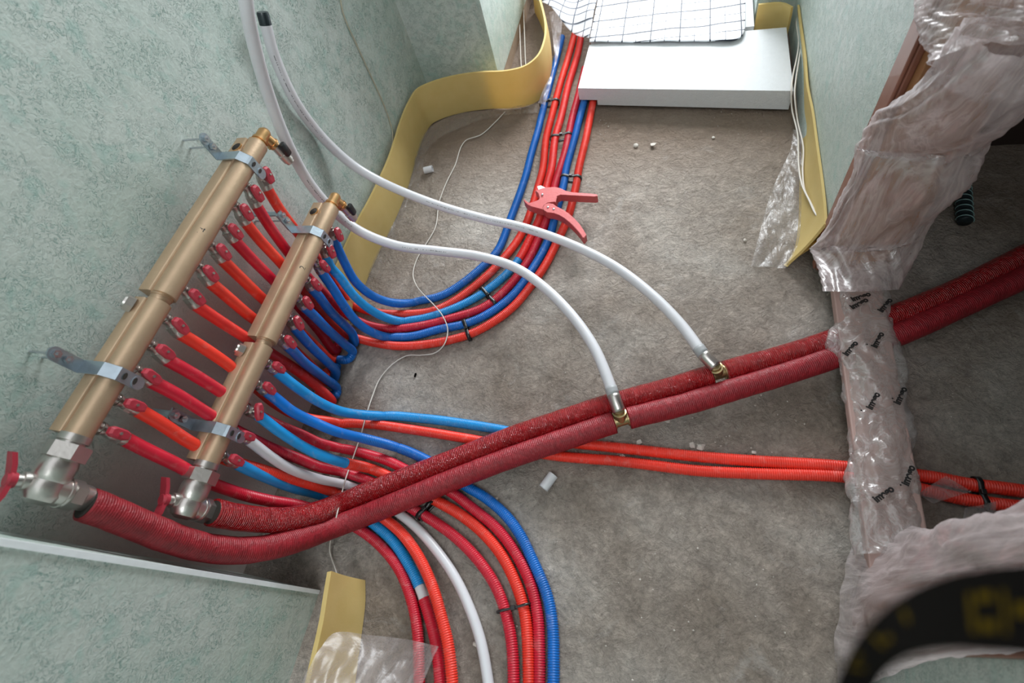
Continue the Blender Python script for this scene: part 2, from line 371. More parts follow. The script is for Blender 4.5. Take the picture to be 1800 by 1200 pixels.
def tube_mesh(pts, rad, seg=12, cap=True, squash=1.0):
    """pts (n,3), rad scalar or (n,)"""
    p = np.asarray(pts, float); n = len(p); rad = np.broadcast_to(rad, (n,)).astype(float)
    t = np.gradient(p, axis=0); t /= np.linalg.norm(t, axis=1)[:, None] + 1e-12
    up = np.array([0, 0, 1.0]); u = np.empty_like(p)
    a = np.cross(up, t[0]);
    if np.linalg.norm(a) < 1e-3: a = np.cross([1, 0, 0], t[0])
    a /= np.linalg.norm(a); u[0] = a
    for i in range(1, n):
        a = u[i - 1] - (u[i - 1] @ t[i]) * t[i]; u[i] = a / (np.linalg.norm(a) + 1e-12)
    v = np.cross(t, u)
    th = np.linspace(0, 2 * np.pi, seg, endpoint=False)
    V = p[:, None] + rad[:, None, None] * (u[:, None] * np.cos(th)[None, :, None] + v[:, None] * np.sin(th)[None, :, None])
    V = V.reshape(-1, 3)
    i = np.arange(n - 1)[:, None] * seg; k = np.arange(seg)[None]; k2 = (k + 1) % seg
    F = np.stack([i + k, i + k2, i + seg + k2, i + seg + k], -1).reshape(-1, 4)
    me = bpy.data.meshes.new('m'); nf = len(F)
    faces_extra = [list(range(seg))[::-1], list(range((n - 1) * seg, n * seg))] if cap else []
    me.from_pydata(V.tolist(), [], F.tolist() + faces_extra)
    s = np.concatenate([[0], np.cumsum(np.linalg.norm(np.diff(p, axis=0), axis=1))])
    uvl = me.uv_layers.new(name='UVMap')
    U = np.zeros((nf, 4, 2)); ii = np.repeat(np.arange(n - 1), seg); kk = np.tile(np.arange(seg), n - 1)
    U[:, 0, 0] = s[ii]; U[:, 1, 0] = s[ii]; U[:, 2, 0] = s[ii + 1]; U[:, 3, 0] = s[ii + 1]
    U[:, 0, 1] = kk / seg; U[:, 1, 1] = (kk + 1) / seg; U[:, 2, 1] = (kk + 1) / seg; U[:, 3, 1] = kk / seg
    flat = np.zeros(len(me.loops) * 2); flat[:nf * 8] = U.reshape(-1); uvl.data.foreach_set('uv', flat)
    me.update(); return me

def prism(name, pts2, z0, z1, mat, parent=None, bev=0.0):
    """pts2: (x, y) world outline"""
    bm = bmesh.new(); vs = [bm.verts.new((x, y, z0)) for x, y in pts2]; f = bm.faces.new(vs)
    r = bmesh.ops.extrude_face_region(bm, geom=[f]); bmesh.ops.translate(bm, verts=[e for e in r['geom'] if isinstance(e, bmesh.types.BMVert)], vec=(0, 0, z1 - z0))
    if bev:
        top = [e for e in bm.edges if all(abs(v.co.z - z1) < 1e-6 for v in e.verts)]
        bmesh.ops.bevel(bm, geom=top, offset=bev, segments=2, affect='EDGES')
    o = link(name, from_bm(bm), mat, parent); sharp(o, 35); return o

# ------------------------------------------------------------------ the setting
XL, XR, YB = -0.885, 0.35, 1.64
HT = 2.6
def struct(o): o['kind'] = 'structure'; return o
def rough_floor():
    x0, x1, y0, y1 = -0.95, 2.2, -0.9, 3.0; st = 0.012
    xs = np.arange(x0, x1 + st, st); ys = np.arange(y0, y1 + st, st); V = []
    for y in ys:
        for x in xs:
            z = 0.0016 * noise.noise((x * 9, y * 9, 0)) + 0.0012 * noise.noise((x * 31, y * 31, 3)) - 0.0016
            V.append((x, y, z))
    nx = len(xs); F = [(j * nx + i, j * nx + i + 1, (j + 1) * nx + i + 1, (j + 1) * nx + i) for j in range(len(ys) - 1) for i in range(nx - 1)]
    return struct(link('floor', mesh(V, F), 'concrete'))
rough_floor()
struct(box('wall_left', (XL - 0.1, -0.04, -0.05), (XL, YB + 0.1, HT), 'green_plaster_bounce'))
struct(box('wall_left_projection', (XL - 0.1, -1.4, -0.05), (-0.68, -0.035, HT), 'green_plaster'))
struct(box('trim_1', (-0.683, -0.041, 0.0), (-0.677, -0.033, HT), 'white_trim'))
XP = -0.605
def back_wall():
    box_ = box('wall_back', (XL - 0.1, YB, 0.055), (XP, 2.30, HT), 'fine_plaster'); struct(box_)
    b2 = box('trim_2', (XL - 0.09, YB + 0.006, -0.05), (XP - 0.006, 2.30, 0.055), 'grey_plaster'); struct(b2)
    struct(box('trim_3', (XP - 0.006, YB - 0.002, 0.02), (XP + 0.002, YB + 0.003, HT), 'fine_plaster'))
back_wall()
struct(box('wall_right', (XR, 0.90, 0.0), (XR + 0.14, 1.86, HT), 'fine_plaster'))
struct(box('wall_right_far', (0.235, 1.86, 0.0), (XR + 0.14, 2.1, HT), 'fine_plaster'))
struct(box('wall_right_near', (XR, -1.4, 0.0), (XR + 0.14, 0.055, HT), 'fine_plaster'))
struct(box('wall_front', (-0.985, -1.5, -0.05), (0.49, -1.4, HT), 'fine_plaster'))
struct(box('wall_adjacent_back', (XR + 0.14, 1.27, -0.02), (2.2, 1.37, HT), 'shadowed_wall'))
struct(box('wall_adjacent_right', (2.1, -0.9, -0.02), (2.2, 1.27, HT), 'shadowed_wall'))

struct(box('ceiling_light_block', (XR + 0.14, -1.4, HT - .02), (2.2, 1.37, HT + .04), 'shadowed_wall'))  # unseen cover, added to keep the world light out of the adjacent room
struct(box('wall_adjacent_front', (XR + 0.14, -1.0, -0.02), (2.2, -0.9, HT), 'fine_plaster'))

# door frame in the right wall
def door_frame():
    bm = bmesh.new()
    for (y0, y1) in ((0.835, 0.90), (0.055, 0.12)):
        box_bm(bm, (XR - 0.010, y0, 0.03), (XR, y1, 2.1), 0.002)
        box_bm(bm, (XR - 0.016, y0 + 0.036 * (1 if y0 < .5 else -0) + (0.0 if y0 < .5 else 0.004), 0.03), (XR - 0.010, y0 + (0.060 if y0 < .5 else 0.026), 2.1), 0.002)
    box_bm(bm, (XR - 0.012, 0.055, 2.1), (XR, 0.90, 2.165), 0.002)
    casing = bm
    r = empty('door_frame', (XR + 0.05, 0.48, 0)); tag(r, 'brown wooden door frame in the side wall, its posts wrapped in stretch film', 'door frame')
    inv = Matrix.Translation((-r.location.x, -r.location.y, 0))
    def put(n, bm, m):
        o = link(n, from_bm(bm), m, r, False); o.matrix_parent_inverse = inv; return o
    put('casing', casing, 'brown_wood')
    for y0, y1 in ((0.815, 0.845), (0.11, 0.14)):
        bm = bmesh.new(); box_bm(bm, (XR, y0, 0.03), (XR + 0.125, y1, 2.1), 0.002); box_bm(bm, (XR + 0.05, y0 - (0.012 if y0 > .5 else -0.03), 0.03), (XR + 0.10, y1 + (0 if y0 > .5 else 0.012), 2.1), 0.002)
        put('jamb', bm, 'tan_wood' if y0 > .5 else 'brown_wood')
    bm = bmesh.new(); box_bm(bm, (XR, 0.11, 2.07), (XR + 0.125, 0.845, 2.1), 0.002); put('head', bm, 'brown_wood')
    bm = bmesh.new(); box_bm(bm, (XR + 0.006, 0.13, 0.052), (XR + 0.10, 0.82, 0.072), 0.003); put('threshold', bm, 'pale_board')
door_frame()

# ------------------------------------------------------------------ heating pipes
RS = 0.0112
XLm, ZLm = -0.80, 0.560
XSm, ZSm = -0.763, 0.358
def descend(px, x0plane, land, lift=0.0, wallx=None):
    """px: list of pixels; first lies on the plane X = x0plane, the one with index land and all after lie on the floor"""
    pts = []
    A = WX(*px[0], x0plane); zf = RS + 0.0005 + lift
    if land is None: land = len(px) - 1
    s = [0]
    for a, b in zip(px[:-1], px[1:]): s.append(s[-1] + math.hypot(b[0] - a[0], b[1] - a[1]))
    ra = ray(*px[0]); ta = x0plane / ra[0]
    rl = ray(*px[land]); tl = (zf - CAM_H) / rl[2]
    for i, q in enumerate(px):
        r = ray(*q)
        if i >= land: t = (zf - CAM_H) / r[2]
        else:
            k = s[i] / s[land]; t = 1 / ((1 - k) / ta + k / tl)
            p = CAMP + r * t
            if p[0] < XL + RS + 0.002: t = (XL + RS + 0.002) / r[0]
            if (CAMP + r * t)[2] < zf: t = (zf - CAM_H) / r[2]
        pts.append(CAMP + r * t)
    return pts
def corrug(path, r=RS, amp=0.0007, pitch=0.0036, start=0.0):
    n = len(path); s = np.concatenate([[0], np.cumsum(np.linalg.norm(np.diff(path, axis=0), axis=1))])
    a = amp * np.clip((s - start) / 0.05, 0.0, 1)
    return r + a * np.cos(2 * np.pi * s / pitch)
def heating_pipe(px, plane, land, mats, label, cat='pipe', group=None, lift=0.0, breaks=(), sm=22, zlift=None, name='heating_pipe', extra=None):
    pts = descend(px, plane, land, lift)
    if zlift:
        for i, dz in zlift.items():
            z = pts[i][2] + dz; pts[i] = P(*px[i], z)
    if extra: pts = pts + [np.array(e) for e in extra]
    path, idx = catmull(pts, 0.00105); path = smooth_path(path, sm)
    path[:, 2] = np.maximum(path[:, 2], RS * 0.98)
    path[:, 0] = np.maximum(path[:, 0], XL + RS + 0.001)
    cuts = [0] + [int(np.searchsorted(idx, b)) for b in breaks] + [len(path) - 1]
    root = None
    for k in range(len(cuts) - 1):
        seg = path[cuts[k]:cuts[k + 1] + 1]
        flatm = mats[k] in ('white_pipe', 'grey_sleeve')
        rad = RS * 0.93 if flatm else corrug(seg, RS * (1.0 if k == 0 else 1.04), 0.0010, 0.0042, 0.22 if k == 0 else -1)
        if k == 0:
            rad = np.array(np.broadcast_to(rad, (len(seg),)), float)
        me = tube_mesh(seg, rad, 12)
        if root is None:
            root = link(name, me, mats[k]); tag(root, label, cat, group)
        else:
            o = link('outer_sleeve' if not mats[k] == 'white_pipe' else 'bare_pipe', me, mats[k], root)
    return root

OR = ['first', 'second', 'third', 'fourth', 'fifth', 'sixth', 'seventh', 'eighth', 'ninth', 'tenth', 'eleventh', 'twelfth']
PX_L, PX_S = -0.795, -0.757
# ---- red pipes from the taller (rear) manifold, counted from the doorway end
R1 = [(469, 330), (490, 365), (520, 405), (548, 440), (575, 477), (597, 510), (620, 537), (655, 548), (700, 552), (762, 546), (800, 528), (850, 490), (880, 460), (912, 419), (929, 383), (947, 324), (954, 298), (960, 243), (969, 207), (984, 150), (1000, 97), (1010, 60)]
R2 = [(450, 360), (472, 395), (500, 435), (535, 480), (575, 520), (600, 545), (625, 562), (650, 572), (687, 578), (737, 573), (787, 561), (850, 540), (887, 511), (925, 463), (947, 419), (962, 383), (976, 324), (984, 298), (994, 265), (999, 240), (1006, 207), (1016, 170), (1028, 120)]
R3 = [(431, 390), (455, 420), (490, 458), (522, 495), (560, 540), (590, 572), (620, 593), (662, 603), (700, 608), (750, 605), (812, 592), (850, 576), (900, 541), (942, 490), (960, 463), (982, 419), (998, 383), (1013, 324), (1017, 298), (1030, 243), (1037, 207), (1044, 170), (1052, 120)]
R4 = [(410, 420), (440, 452), (480, 492), (522, 535), (560, 580), (592, 617)]
R5 = [(389, 455), (420, 485), (462, 525), (510, 565), (555, 608), (587, 634)]
R6 = [(368, 495), (400, 522), (440, 556), (490, 592), (540, 636), (577, 672)]
R7 = [(343, 535), (380, 560), (430, 592), (480, 623), (540, 664), (584, 706)]
R8 = [(315, 585), (350, 606), (400, 640), (437, 670), (475, 702), (510, 724), (540, 735), (575, 740), (600, 744), (650, 745), (725, 755), (800, 767), (845, 775), (905, 788), (970, 800), (1045, 807), (1075, 809), (1150, 818), (1225, 827), (1325, 832), (1445, 835), (1490, 838), (1560, 847), (1613, 858), (1693, 877), (1720, 881), (1760, 887), (1799, 891), (1900, 905)]
R9 = [(290, 630), (330, 652), (382, 684), (420, 710), (455, 730), (490, 748), (532, 765), (560, 778), (600, 788), (675, 807), (717, 827), (760, 848), (795, 866), (837, 898), (875, 930), (907, 973), (933, 1027), (945, 1080), (948, 1130), (948, 1197), (946, 1260)]
R10 = [(262, 668), (310, 693), (357, 722), (400, 748), (437, 768), (475, 787), (525, 806), (560, 820), (600, 829), (650, 846), (690, 868), (722, 892), (755, 911), (800, 943), (843, 987), (873, 1033), (890, 1080), (900, 1133), (903, 1197), (903, 1260)]
R11 = [(238, 718), (280, 742), (337, 779), (395, 806), (450, 823), (512, 841), (550, 852), (590, 866), (640, 888), (682, 916), (709, 940), (737, 980), (760, 1030), (777, 1087), (788, 1133), (795, 1197), (799, 1260)]
R12 = [(217, 770), (262, 793), (312, 817), (362, 845), (425, 868), (475, 880), (525, 888), (580, 905), (632, 930), (667, 957), (700, 997), (720, 1043), (733, 1100), (737, 1197), (737, 1260)]
grpR = None
heating_pipe(R1, PX_L, 6, ['orange_sleeve'], 'orange-red pipe of the curved bundle between the dark blue and the light blue one')
heating_pipe(R2, PX_L, 6, ['crimson_sleeve'], 'crimson pipe from the second outlet of the tall manifold, running between two blue pipes')
heating_pipe(R3, PX_L, 6, ['orange_sleeve'], 'orange-red pipe from the third outlet, outermost of the bundle curving toward the insulation board')
heating_pipe(R4, PX_L, 5, ['crimson_sleeve'], 'short crimson pipe from the fourth outlet of the tall manifold, dropping to the wall foot', extra=[(-0.872, 0.60, 0.0115)])
heating_pipe(R5, PX_L, 5, ['orange_sleeve'], 'short orange-red pipe from the fifth outlet of the tall manifold, dropping to the wall foot', extra=[(-0.872, 0.55, 0.0115)])
heating_pipe(R6, PX_L, 5, ['orange_sleeve'], 'short orange-red pipe from the sixth outlet of the tall manifold, ending behind blue pipes', extra=[(-0.872, 0.48, 0.0115)])
heating_pipe(R7, PX_L, 5, ['red_sleeve'], 'short red pipe from the outlet just below the joint of the tall manifold', extra=[(-0.87, 0.41, 0.0115)])
heating_pipe(R8, PX_L, 8, ['orange_sleeve'], 'orange-red pipe running under the threshold, nearer of the two parallel ones')
heating_pipe(R9, PX_L, 8, ['crimson_sleeve'], 'dark crimson pipe beside the dark blue one in the outer bend')
heating_pipe(R10, PX_L, 8, ['crimson_sleeve'], 'crimson pipe tied with a black tie to its orange neighbour in the lower bend')
heating_pipe(R11, PX_L, 7, ['orange_sleeve'], 'bright orange-red ribbed pipe lying between a light blue and the bare white pipe', zlift={7: .004, 8: .006, 9: .008, 10: .014, 11: .018, 12: .02, 13: .02, 14: .018, 15: .014, 16: .01})
heating_pipe(R12, PX_L, 7, ['crimson_sleeve'], 'crimson pipe from the outlet nearest the big angle valve, innermost of the lower bend')
# ---- blue and white pipes from the lower (front) manifold
B1 = [(586, 418), (605, 460), (625, 495), (655, 520), (690, 532), (725, 532), (775, 520), (807, 502), (850, 467), (875, 440), (898, 383), (923, 313), (934, 270), (947, 225), (951, 207), (962, 165), (980, 97), (988, 65)]
B2 = [(573, 448), (580, 468), (595, 484), (620, 517), (645, 540), (675, 557), (710, 565), (750, 558), (800, 541), (840, 521), (860, 507), (887, 485), (912, 456), (932, 419), (949, 383), (962, 324), (969, 298), (976, 243), (986, 207), (999, 150), (1015, 97), (1022, 60)]
B3 = [(564, 476), (572, 488), (586, 508), (605, 538), (630, 568), (657, 585), (685, 593), (725, 591), (775, 578), (812, 571), (850, 556), (900, 520), (942, 463), (965, 419), (975, 383), (991, 324), (995, 298), (1010, 243), (1019, 207), (1029, 170), (1037, 120)]
B4 = [(547, 505), (560, 520), (580, 546), (602, 568), (619, 586), (623, 603)]
B5 = [(533, 538), (550, 553), (575, 578), (602, 602), (620, 620), (613, 631), (595, 632)]
B6 = [(516, 573), (530, 590), (550, 612), (575, 636), (590, 652), (588, 664)]
B7 = [(500, 603), (515, 617), (535, 637), (570, 664), (592, 684), (590, 695), (578, 694)]
B8 = [(483, 650), (500, 664), (525, 683), (562, 707), (600, 723), (650, 730), (675, 731), (750, 736), (825, 746), (884, 756), (940, 768), (1012, 779), (1050, 783), (1125, 791), (1225, 802), (1325, 810), (1445, 817), (1490, 821), (1560, 828), (1613, 835), (1653, 841), (1707, 852), (1747, 856), (1799, 863), (1900, 880)]
B9 = [(466, 686), (487, 702), (512, 722), (550, 741), (587, 757), (600, 761), (650, 773), (700, 787), (755, 811), (790, 833), (822, 856), (850, 872), (887, 903), (913, 937), (932, 975), (963, 1050), (972, 1107), (973, 1150), (973, 1197), (972, 1260)]
B10 = [(449, 726), (465, 738), (487, 755), (537, 787), (575, 804), (608, 814), (650, 823), (690, 840), (730, 860), (767, 880), (812, 906), (850, 937), (883, 977), (910, 1033), (923, 1080), (928, 1130), (930, 1197), (931, 1260)]
B11 = [(434, 771), (450, 783), (475, 802), (512, 825), (562, 842), (612, 853), (660, 875), (704, 904), (737, 932), (775, 977), (803, 1020), (830, 1080), (846, 1130), (858, 1197), (866, 1260)]
B12 = [(414, 813), (435, 824), (462, 836), (512, 856), (575, 873), (615, 890), (657, 920), (693, 953), (727, 1007), (737, 1030), (745, 1052), (757, 1090), (767, 1133), (774, 1197), (777, 1260)]
heating_pipe(B1, PX_S, 5, ['blue_sleeve'], 'dark blue pipe on the inside of the curved bundle, from the outlet nearest the doorway')
heating_pipe(B2, PX_S, 6, ['light_blue_sleeve', 'red_sleeve'], 'light blue pipe of the curved bundle that continues in a red sleeve below the cutter', breaks=(12,))
heating_pipe(B3, PX_S, 6, ['blue_sleeve'], 'dark blue pipe second from the outside of the curved bundle, passing under the pipe cutter')
heating_pipe(B4, PX_S, 5, ['blue_sleeve'], 'short blue pipe dropping to the floor right beside the curved bundle', extra=[(-0.845, 0.60, 0.012)], sm=8)
heating_pipe(B5, PX_S, 4, ['blue_sleeve'], 'short blue pipe with a tight hairpin bend back toward the wall', lift=0.006, sm=8)
heating_pipe(B6, PX_S, 5, ['blue_sleeve'], 'short blue pipe just above the joint of the low manifold, ending at the wall foot', extra=[(-0.845, 0.50, 0.012)], sm=8)
heating_pipe(B7, PX_S, 4, ['blue_sleeve'], 'blue pipe from the outlet beside the low manifold joint, bent back at the floor', lift=0.004, sm=8)
heating_pipe(B8, PX_S, 6, ['light_blue_sleeve', 'orange_sleeve'], 'light blue pipe that runs under the red insulated pipes and on in an orange-red sleeve', breaks=(9.2,))
heating_pipe(B9, PX_S, 7, ['blue_sleeve'], 'long dark blue ribbed pipe, outermost of the lower bend', zlift={4: .006, 5: .004})
heating_pipe(B10, PX_S, 6, ['light_blue_sleeve', 'orange_sleeve'], 'light blue pipe changing to an orange-red ribbed sleeve before the insulated pipes', breaks=(5,), zlift={4: .012, 5: .008})
heating_pipe(B11, PX_S, 5, ['white_pipe'], 'bare white pipe from the low manifold, curving between the red ribbed pipes')
heating_pipe(B12, PX_S, 4, ['light_blue_sleeve', 'white_pipe', 'crimson_sleeve'], 'light blue pipe from the outlet nearest the valve, changing to crimson after a bare gap', breaks=(9, 10))

# ------------------------------------------------------------------ insulated pipes
def insulated(px, plane, land, mat, label, gap, tip, lead=()):
    ra = ray(*px[0]); ta = plane / ra[0]; rl = ray(*px[land]); tl = (0.046 - CAM_H) / rl[2]; ss = [0]
    for a, b in zip(px[:-1], px[1:]): ss.append(ss[-1] + math.hypot(b[0] - a[0], b[1] - a[1]))
    pts = [np.array(a) for a in lead]
    for i, q in enumerate(px):
        if i >= land: pts.append(P(*q, 0.046)); continue
        k = ss[i] / ss[land]; pts.append(CAMP + ray(*q) / ((1 - k) / ta + k / tl))
    path, idx = catmull(pts, 0.004); path = smooth_path(path, 6)
    gp = P(*gap, 0.046); d = np.linalg.norm(path - gp, axis=1); c = int(np.argmin(d))
    n = len(path); root = None; rng = np.random.RandomState(3)
    for a, b in ((0, c - 4), (c + 4, n - 1)):
        seg = path[a:b + 1]
        rad = 0.0240 + np.convolve(rng.uniform(-.0008, .0008, len(seg)), np.ones(5) / 5, 'same')
        me = tube_mesh(seg, rad, 28)
        if root is None: root = link('insulated_pipe', me, mat); tag(root, label, 'pipe')
        else: link('insulation', me, mat, root)
    link('inner_pipe', tube_mesh(path[c - 12:c + 13], 0.0115, 16), 'white_pipe', root)
    e0, e1 = path[0], path[1]; bm = bmesh.new(); dd = (e1 - e0) / np.linalg.norm(e1 - e0); lathe_bm(bm, Vector(e0 - dd * .0012), Vector(dd), [(0, .0205), (.002, .0205)]); done('hollow_end', bm, 'dark_hole', root)
    # brass tee
    t = path[c + 1] - path[c - 1]; t /= np.linalg.norm(t); q = path[c]
    bm = bmesh.new(); lathe_bm(bm, Vector(q - t * 0.026), Vector(t), [(0, .0145), (.008, .0145), (.009, .0165), (.013, .0165), (.0135, .013), (.038, .013), (.0385, .0165), (.043, .0165), (.044, .0145), (.052, .0145)])
    tp = np.array(tip) - q; tp /= np.linalg.norm(tp)
    lathe_bm(bm, Vector(q), Vector(tp), [(0, .0125), (.02, .0125), (.0205, .015), (.026, .015), (.027, .0115), (.034, .0115)])
    done('brass_tee', bm, 'tee_brass', root)
    return root, q, tp
LX = -0.79
gapL = (1093, 737); gapS = (1263, 655)
iz = lambda n: [0.046] * n
pL = [(152, 886), (185, 898), (240, 921), (300, 945), (360, 962), (430, 967), (500, 955), (600, 921), (700, 882), (800, 841), (900, 803), (1000, 769), (1093, 738), (1200, 711), (1300, 681), (1400, 650), (1500, 616), (1583, 586), (1683, 541), (1800, 487), (1900, 440)]
tipA = P(1087, 716, 0.085); tipB = P(1256, 640, 0.085)
insL, qA, dA = insulated(pL, -0.786, 7, 'insulation_dull', 'dull red insulated pipe, lower of the pair, fed by the tall manifold valve', gapL, tipA)
pS = [(374, 900), (400, 906), (445, 912), (500, 913), (560, 900), (600, 884), (700, 845), (800, 807), (900, 768), (1000, 734), (1067, 712), (1175, 683), (1263, 656), (1375, 626), (1445, 604), (1583, 551), (1683, 509), (1800, 450), (1900, 400)]
insS, qB, dB = insulated(pS, -0.742, 5, 'insulation_glossy', 'glossy red insulated pipe, the upper of the pair crossing the floor', gapS, tipB)

# ------------------------------------------------------------------ white connecting pipes
def white_pipe(pts, label, endcap=None, marks=()):
    path, _ = catmull(pts, 0.006)
    o = link('white_water_pipe', tube_mesh(path, 0.0122, 20), 'white_pipe'); tag(o, label, 'pipe')
    n = len(path); link('press_sleeve', tube_mesh(path[n - 7:n], 0.0138, 20), 'nickel', o)
    link('stop_ring', tube_mesh(path[n - 10:n - 6], 0.0134, 20), 'grey_sleeve', o)
    # printed marking line: short dark dashes on the surface
    r = random.Random(len(pts))
    for a, b in marks:
        bm = bmesh.new(); i = int(a * n)
        while i < int(b * n) - 1:
            t = path[i + 1] - path[i]; t /= np.linalg.norm(t)
            toc = CAMP * np.array([0.2, -0.3, 1]) - path[i]; toc -= (toc @ t) * t; toc /= np.linalg.norm(toc); sd = np.cross(t, toc)
            for k in range(3):
                if r.random() < 0.6:
                    c = path[i] + t * (0.0018 * k) + toc * 0.01215 + sd * 0.0006
                    u = t * 0.0006; v = sd * r.uniform(0.0006, 0.0013)
                    bm.faces.new([bm.verts.new(c - u - v), bm.verts.new(c + u - v), bm.verts.new(c + u + v), bm.verts.new(c - u + v)])
            i += 1
        link('printed_marking', from_bm(bm), 'print_black', o, False)
    if endcap:
        a = Vector(path[0]); d = Vector(path[0] - path[2]).normalized()
        bm = bmesh.new(); lathe_bm(bm, a - d * 0.004, d, [(0, .0126), (.02, .0126), (.024, .011)]); done('dark_plug', bm, 'conduit_dark', o)
    return o
A = [WX(425, -120, -0.69), WX(432, 0, -0.72), WX(447, 80, -0.745), WX(473, 170, -0.775), WX(508, 258, -0.80), WX(550, 330, -0.815), WX(600, 383, -0.80), P(640, 410, 0.228), P(700, 432, 0.185), P(770, 441, 0.150), P(840, 450, 0.122), P(905, 470, 0.108), P(960, 508, 0.100), P(1010, 560, 0.094), P(1045, 612, 0.092), P(1068, 665, 0.090), P(1082, 705, 0.083), qA + dA * 0.03]
white_pipe(A, 'white pipe coming down from above in front of the wall to the nearer brass tee', marks=((0.30, 0.42), (0.50, 0.58)))
Bp = [WX(466, 40, -0.85), WX(483, 100, -0.86), WX(520, 180, -0.866), WX(570, 245, -0.866), WX(620, 290, -0.835), WX(665, 317, -0.78), P(720, 342, 0.185), P(780, 364, 0.150), P(850, 384, 0.120), P(920, 400, 0.100), P(1000, 428, 0.085), P(1080, 468, 0.078), P(1150, 522, 0.078), P(1200, 574, 0.080), P(1236, 622, 0.083), qB + dB * 0.03]
white_pipe(Bp, 'white pipe with a plugged end leaning on the wall, joined to the farther brass tee', endcap=True, marks=((0.04, 0.2), (0.40, 0.62)))

# ------------------------------------------------------------------ manifolds
def bar_profile(s=1.0):
    pr = [(-.026, -.013), (-.026, .0175), (-.025, .0185), (-.0055, .0185), (-.0035, .0170), (-.0030, .0150), (-.001, .0150)]
    for a in np.linspace(112, -120, 18): pr.append((.0075 + .0178 * math.cos(math.radians(a)), .0178 * math.sin(math.radians(a))))
    pr.append((-.012, -.014))
    return [(x * s, z * s) for x, z in pr]
def bar(name, x, z, y0, y1, parent, mat='brass', sc=1.0):
    bm = bmesh.new(); pr = bar_profile(sc)
    A = [bm.verts.new((x + a, y0, z + b)) for a, b in pr]; C = [bm.verts.new((x + a, y1, z + b)) for a, b in pr]
    n = len(pr)
    for k in range(n): bm.faces.new([A[k], A[(k + 1) % n], C[(k + 1) % n], C[k]])
    bm.faces.new(A[::-1]); bm.faces.new(C)
    o = done(name, bm, mat, parent, 40); return o
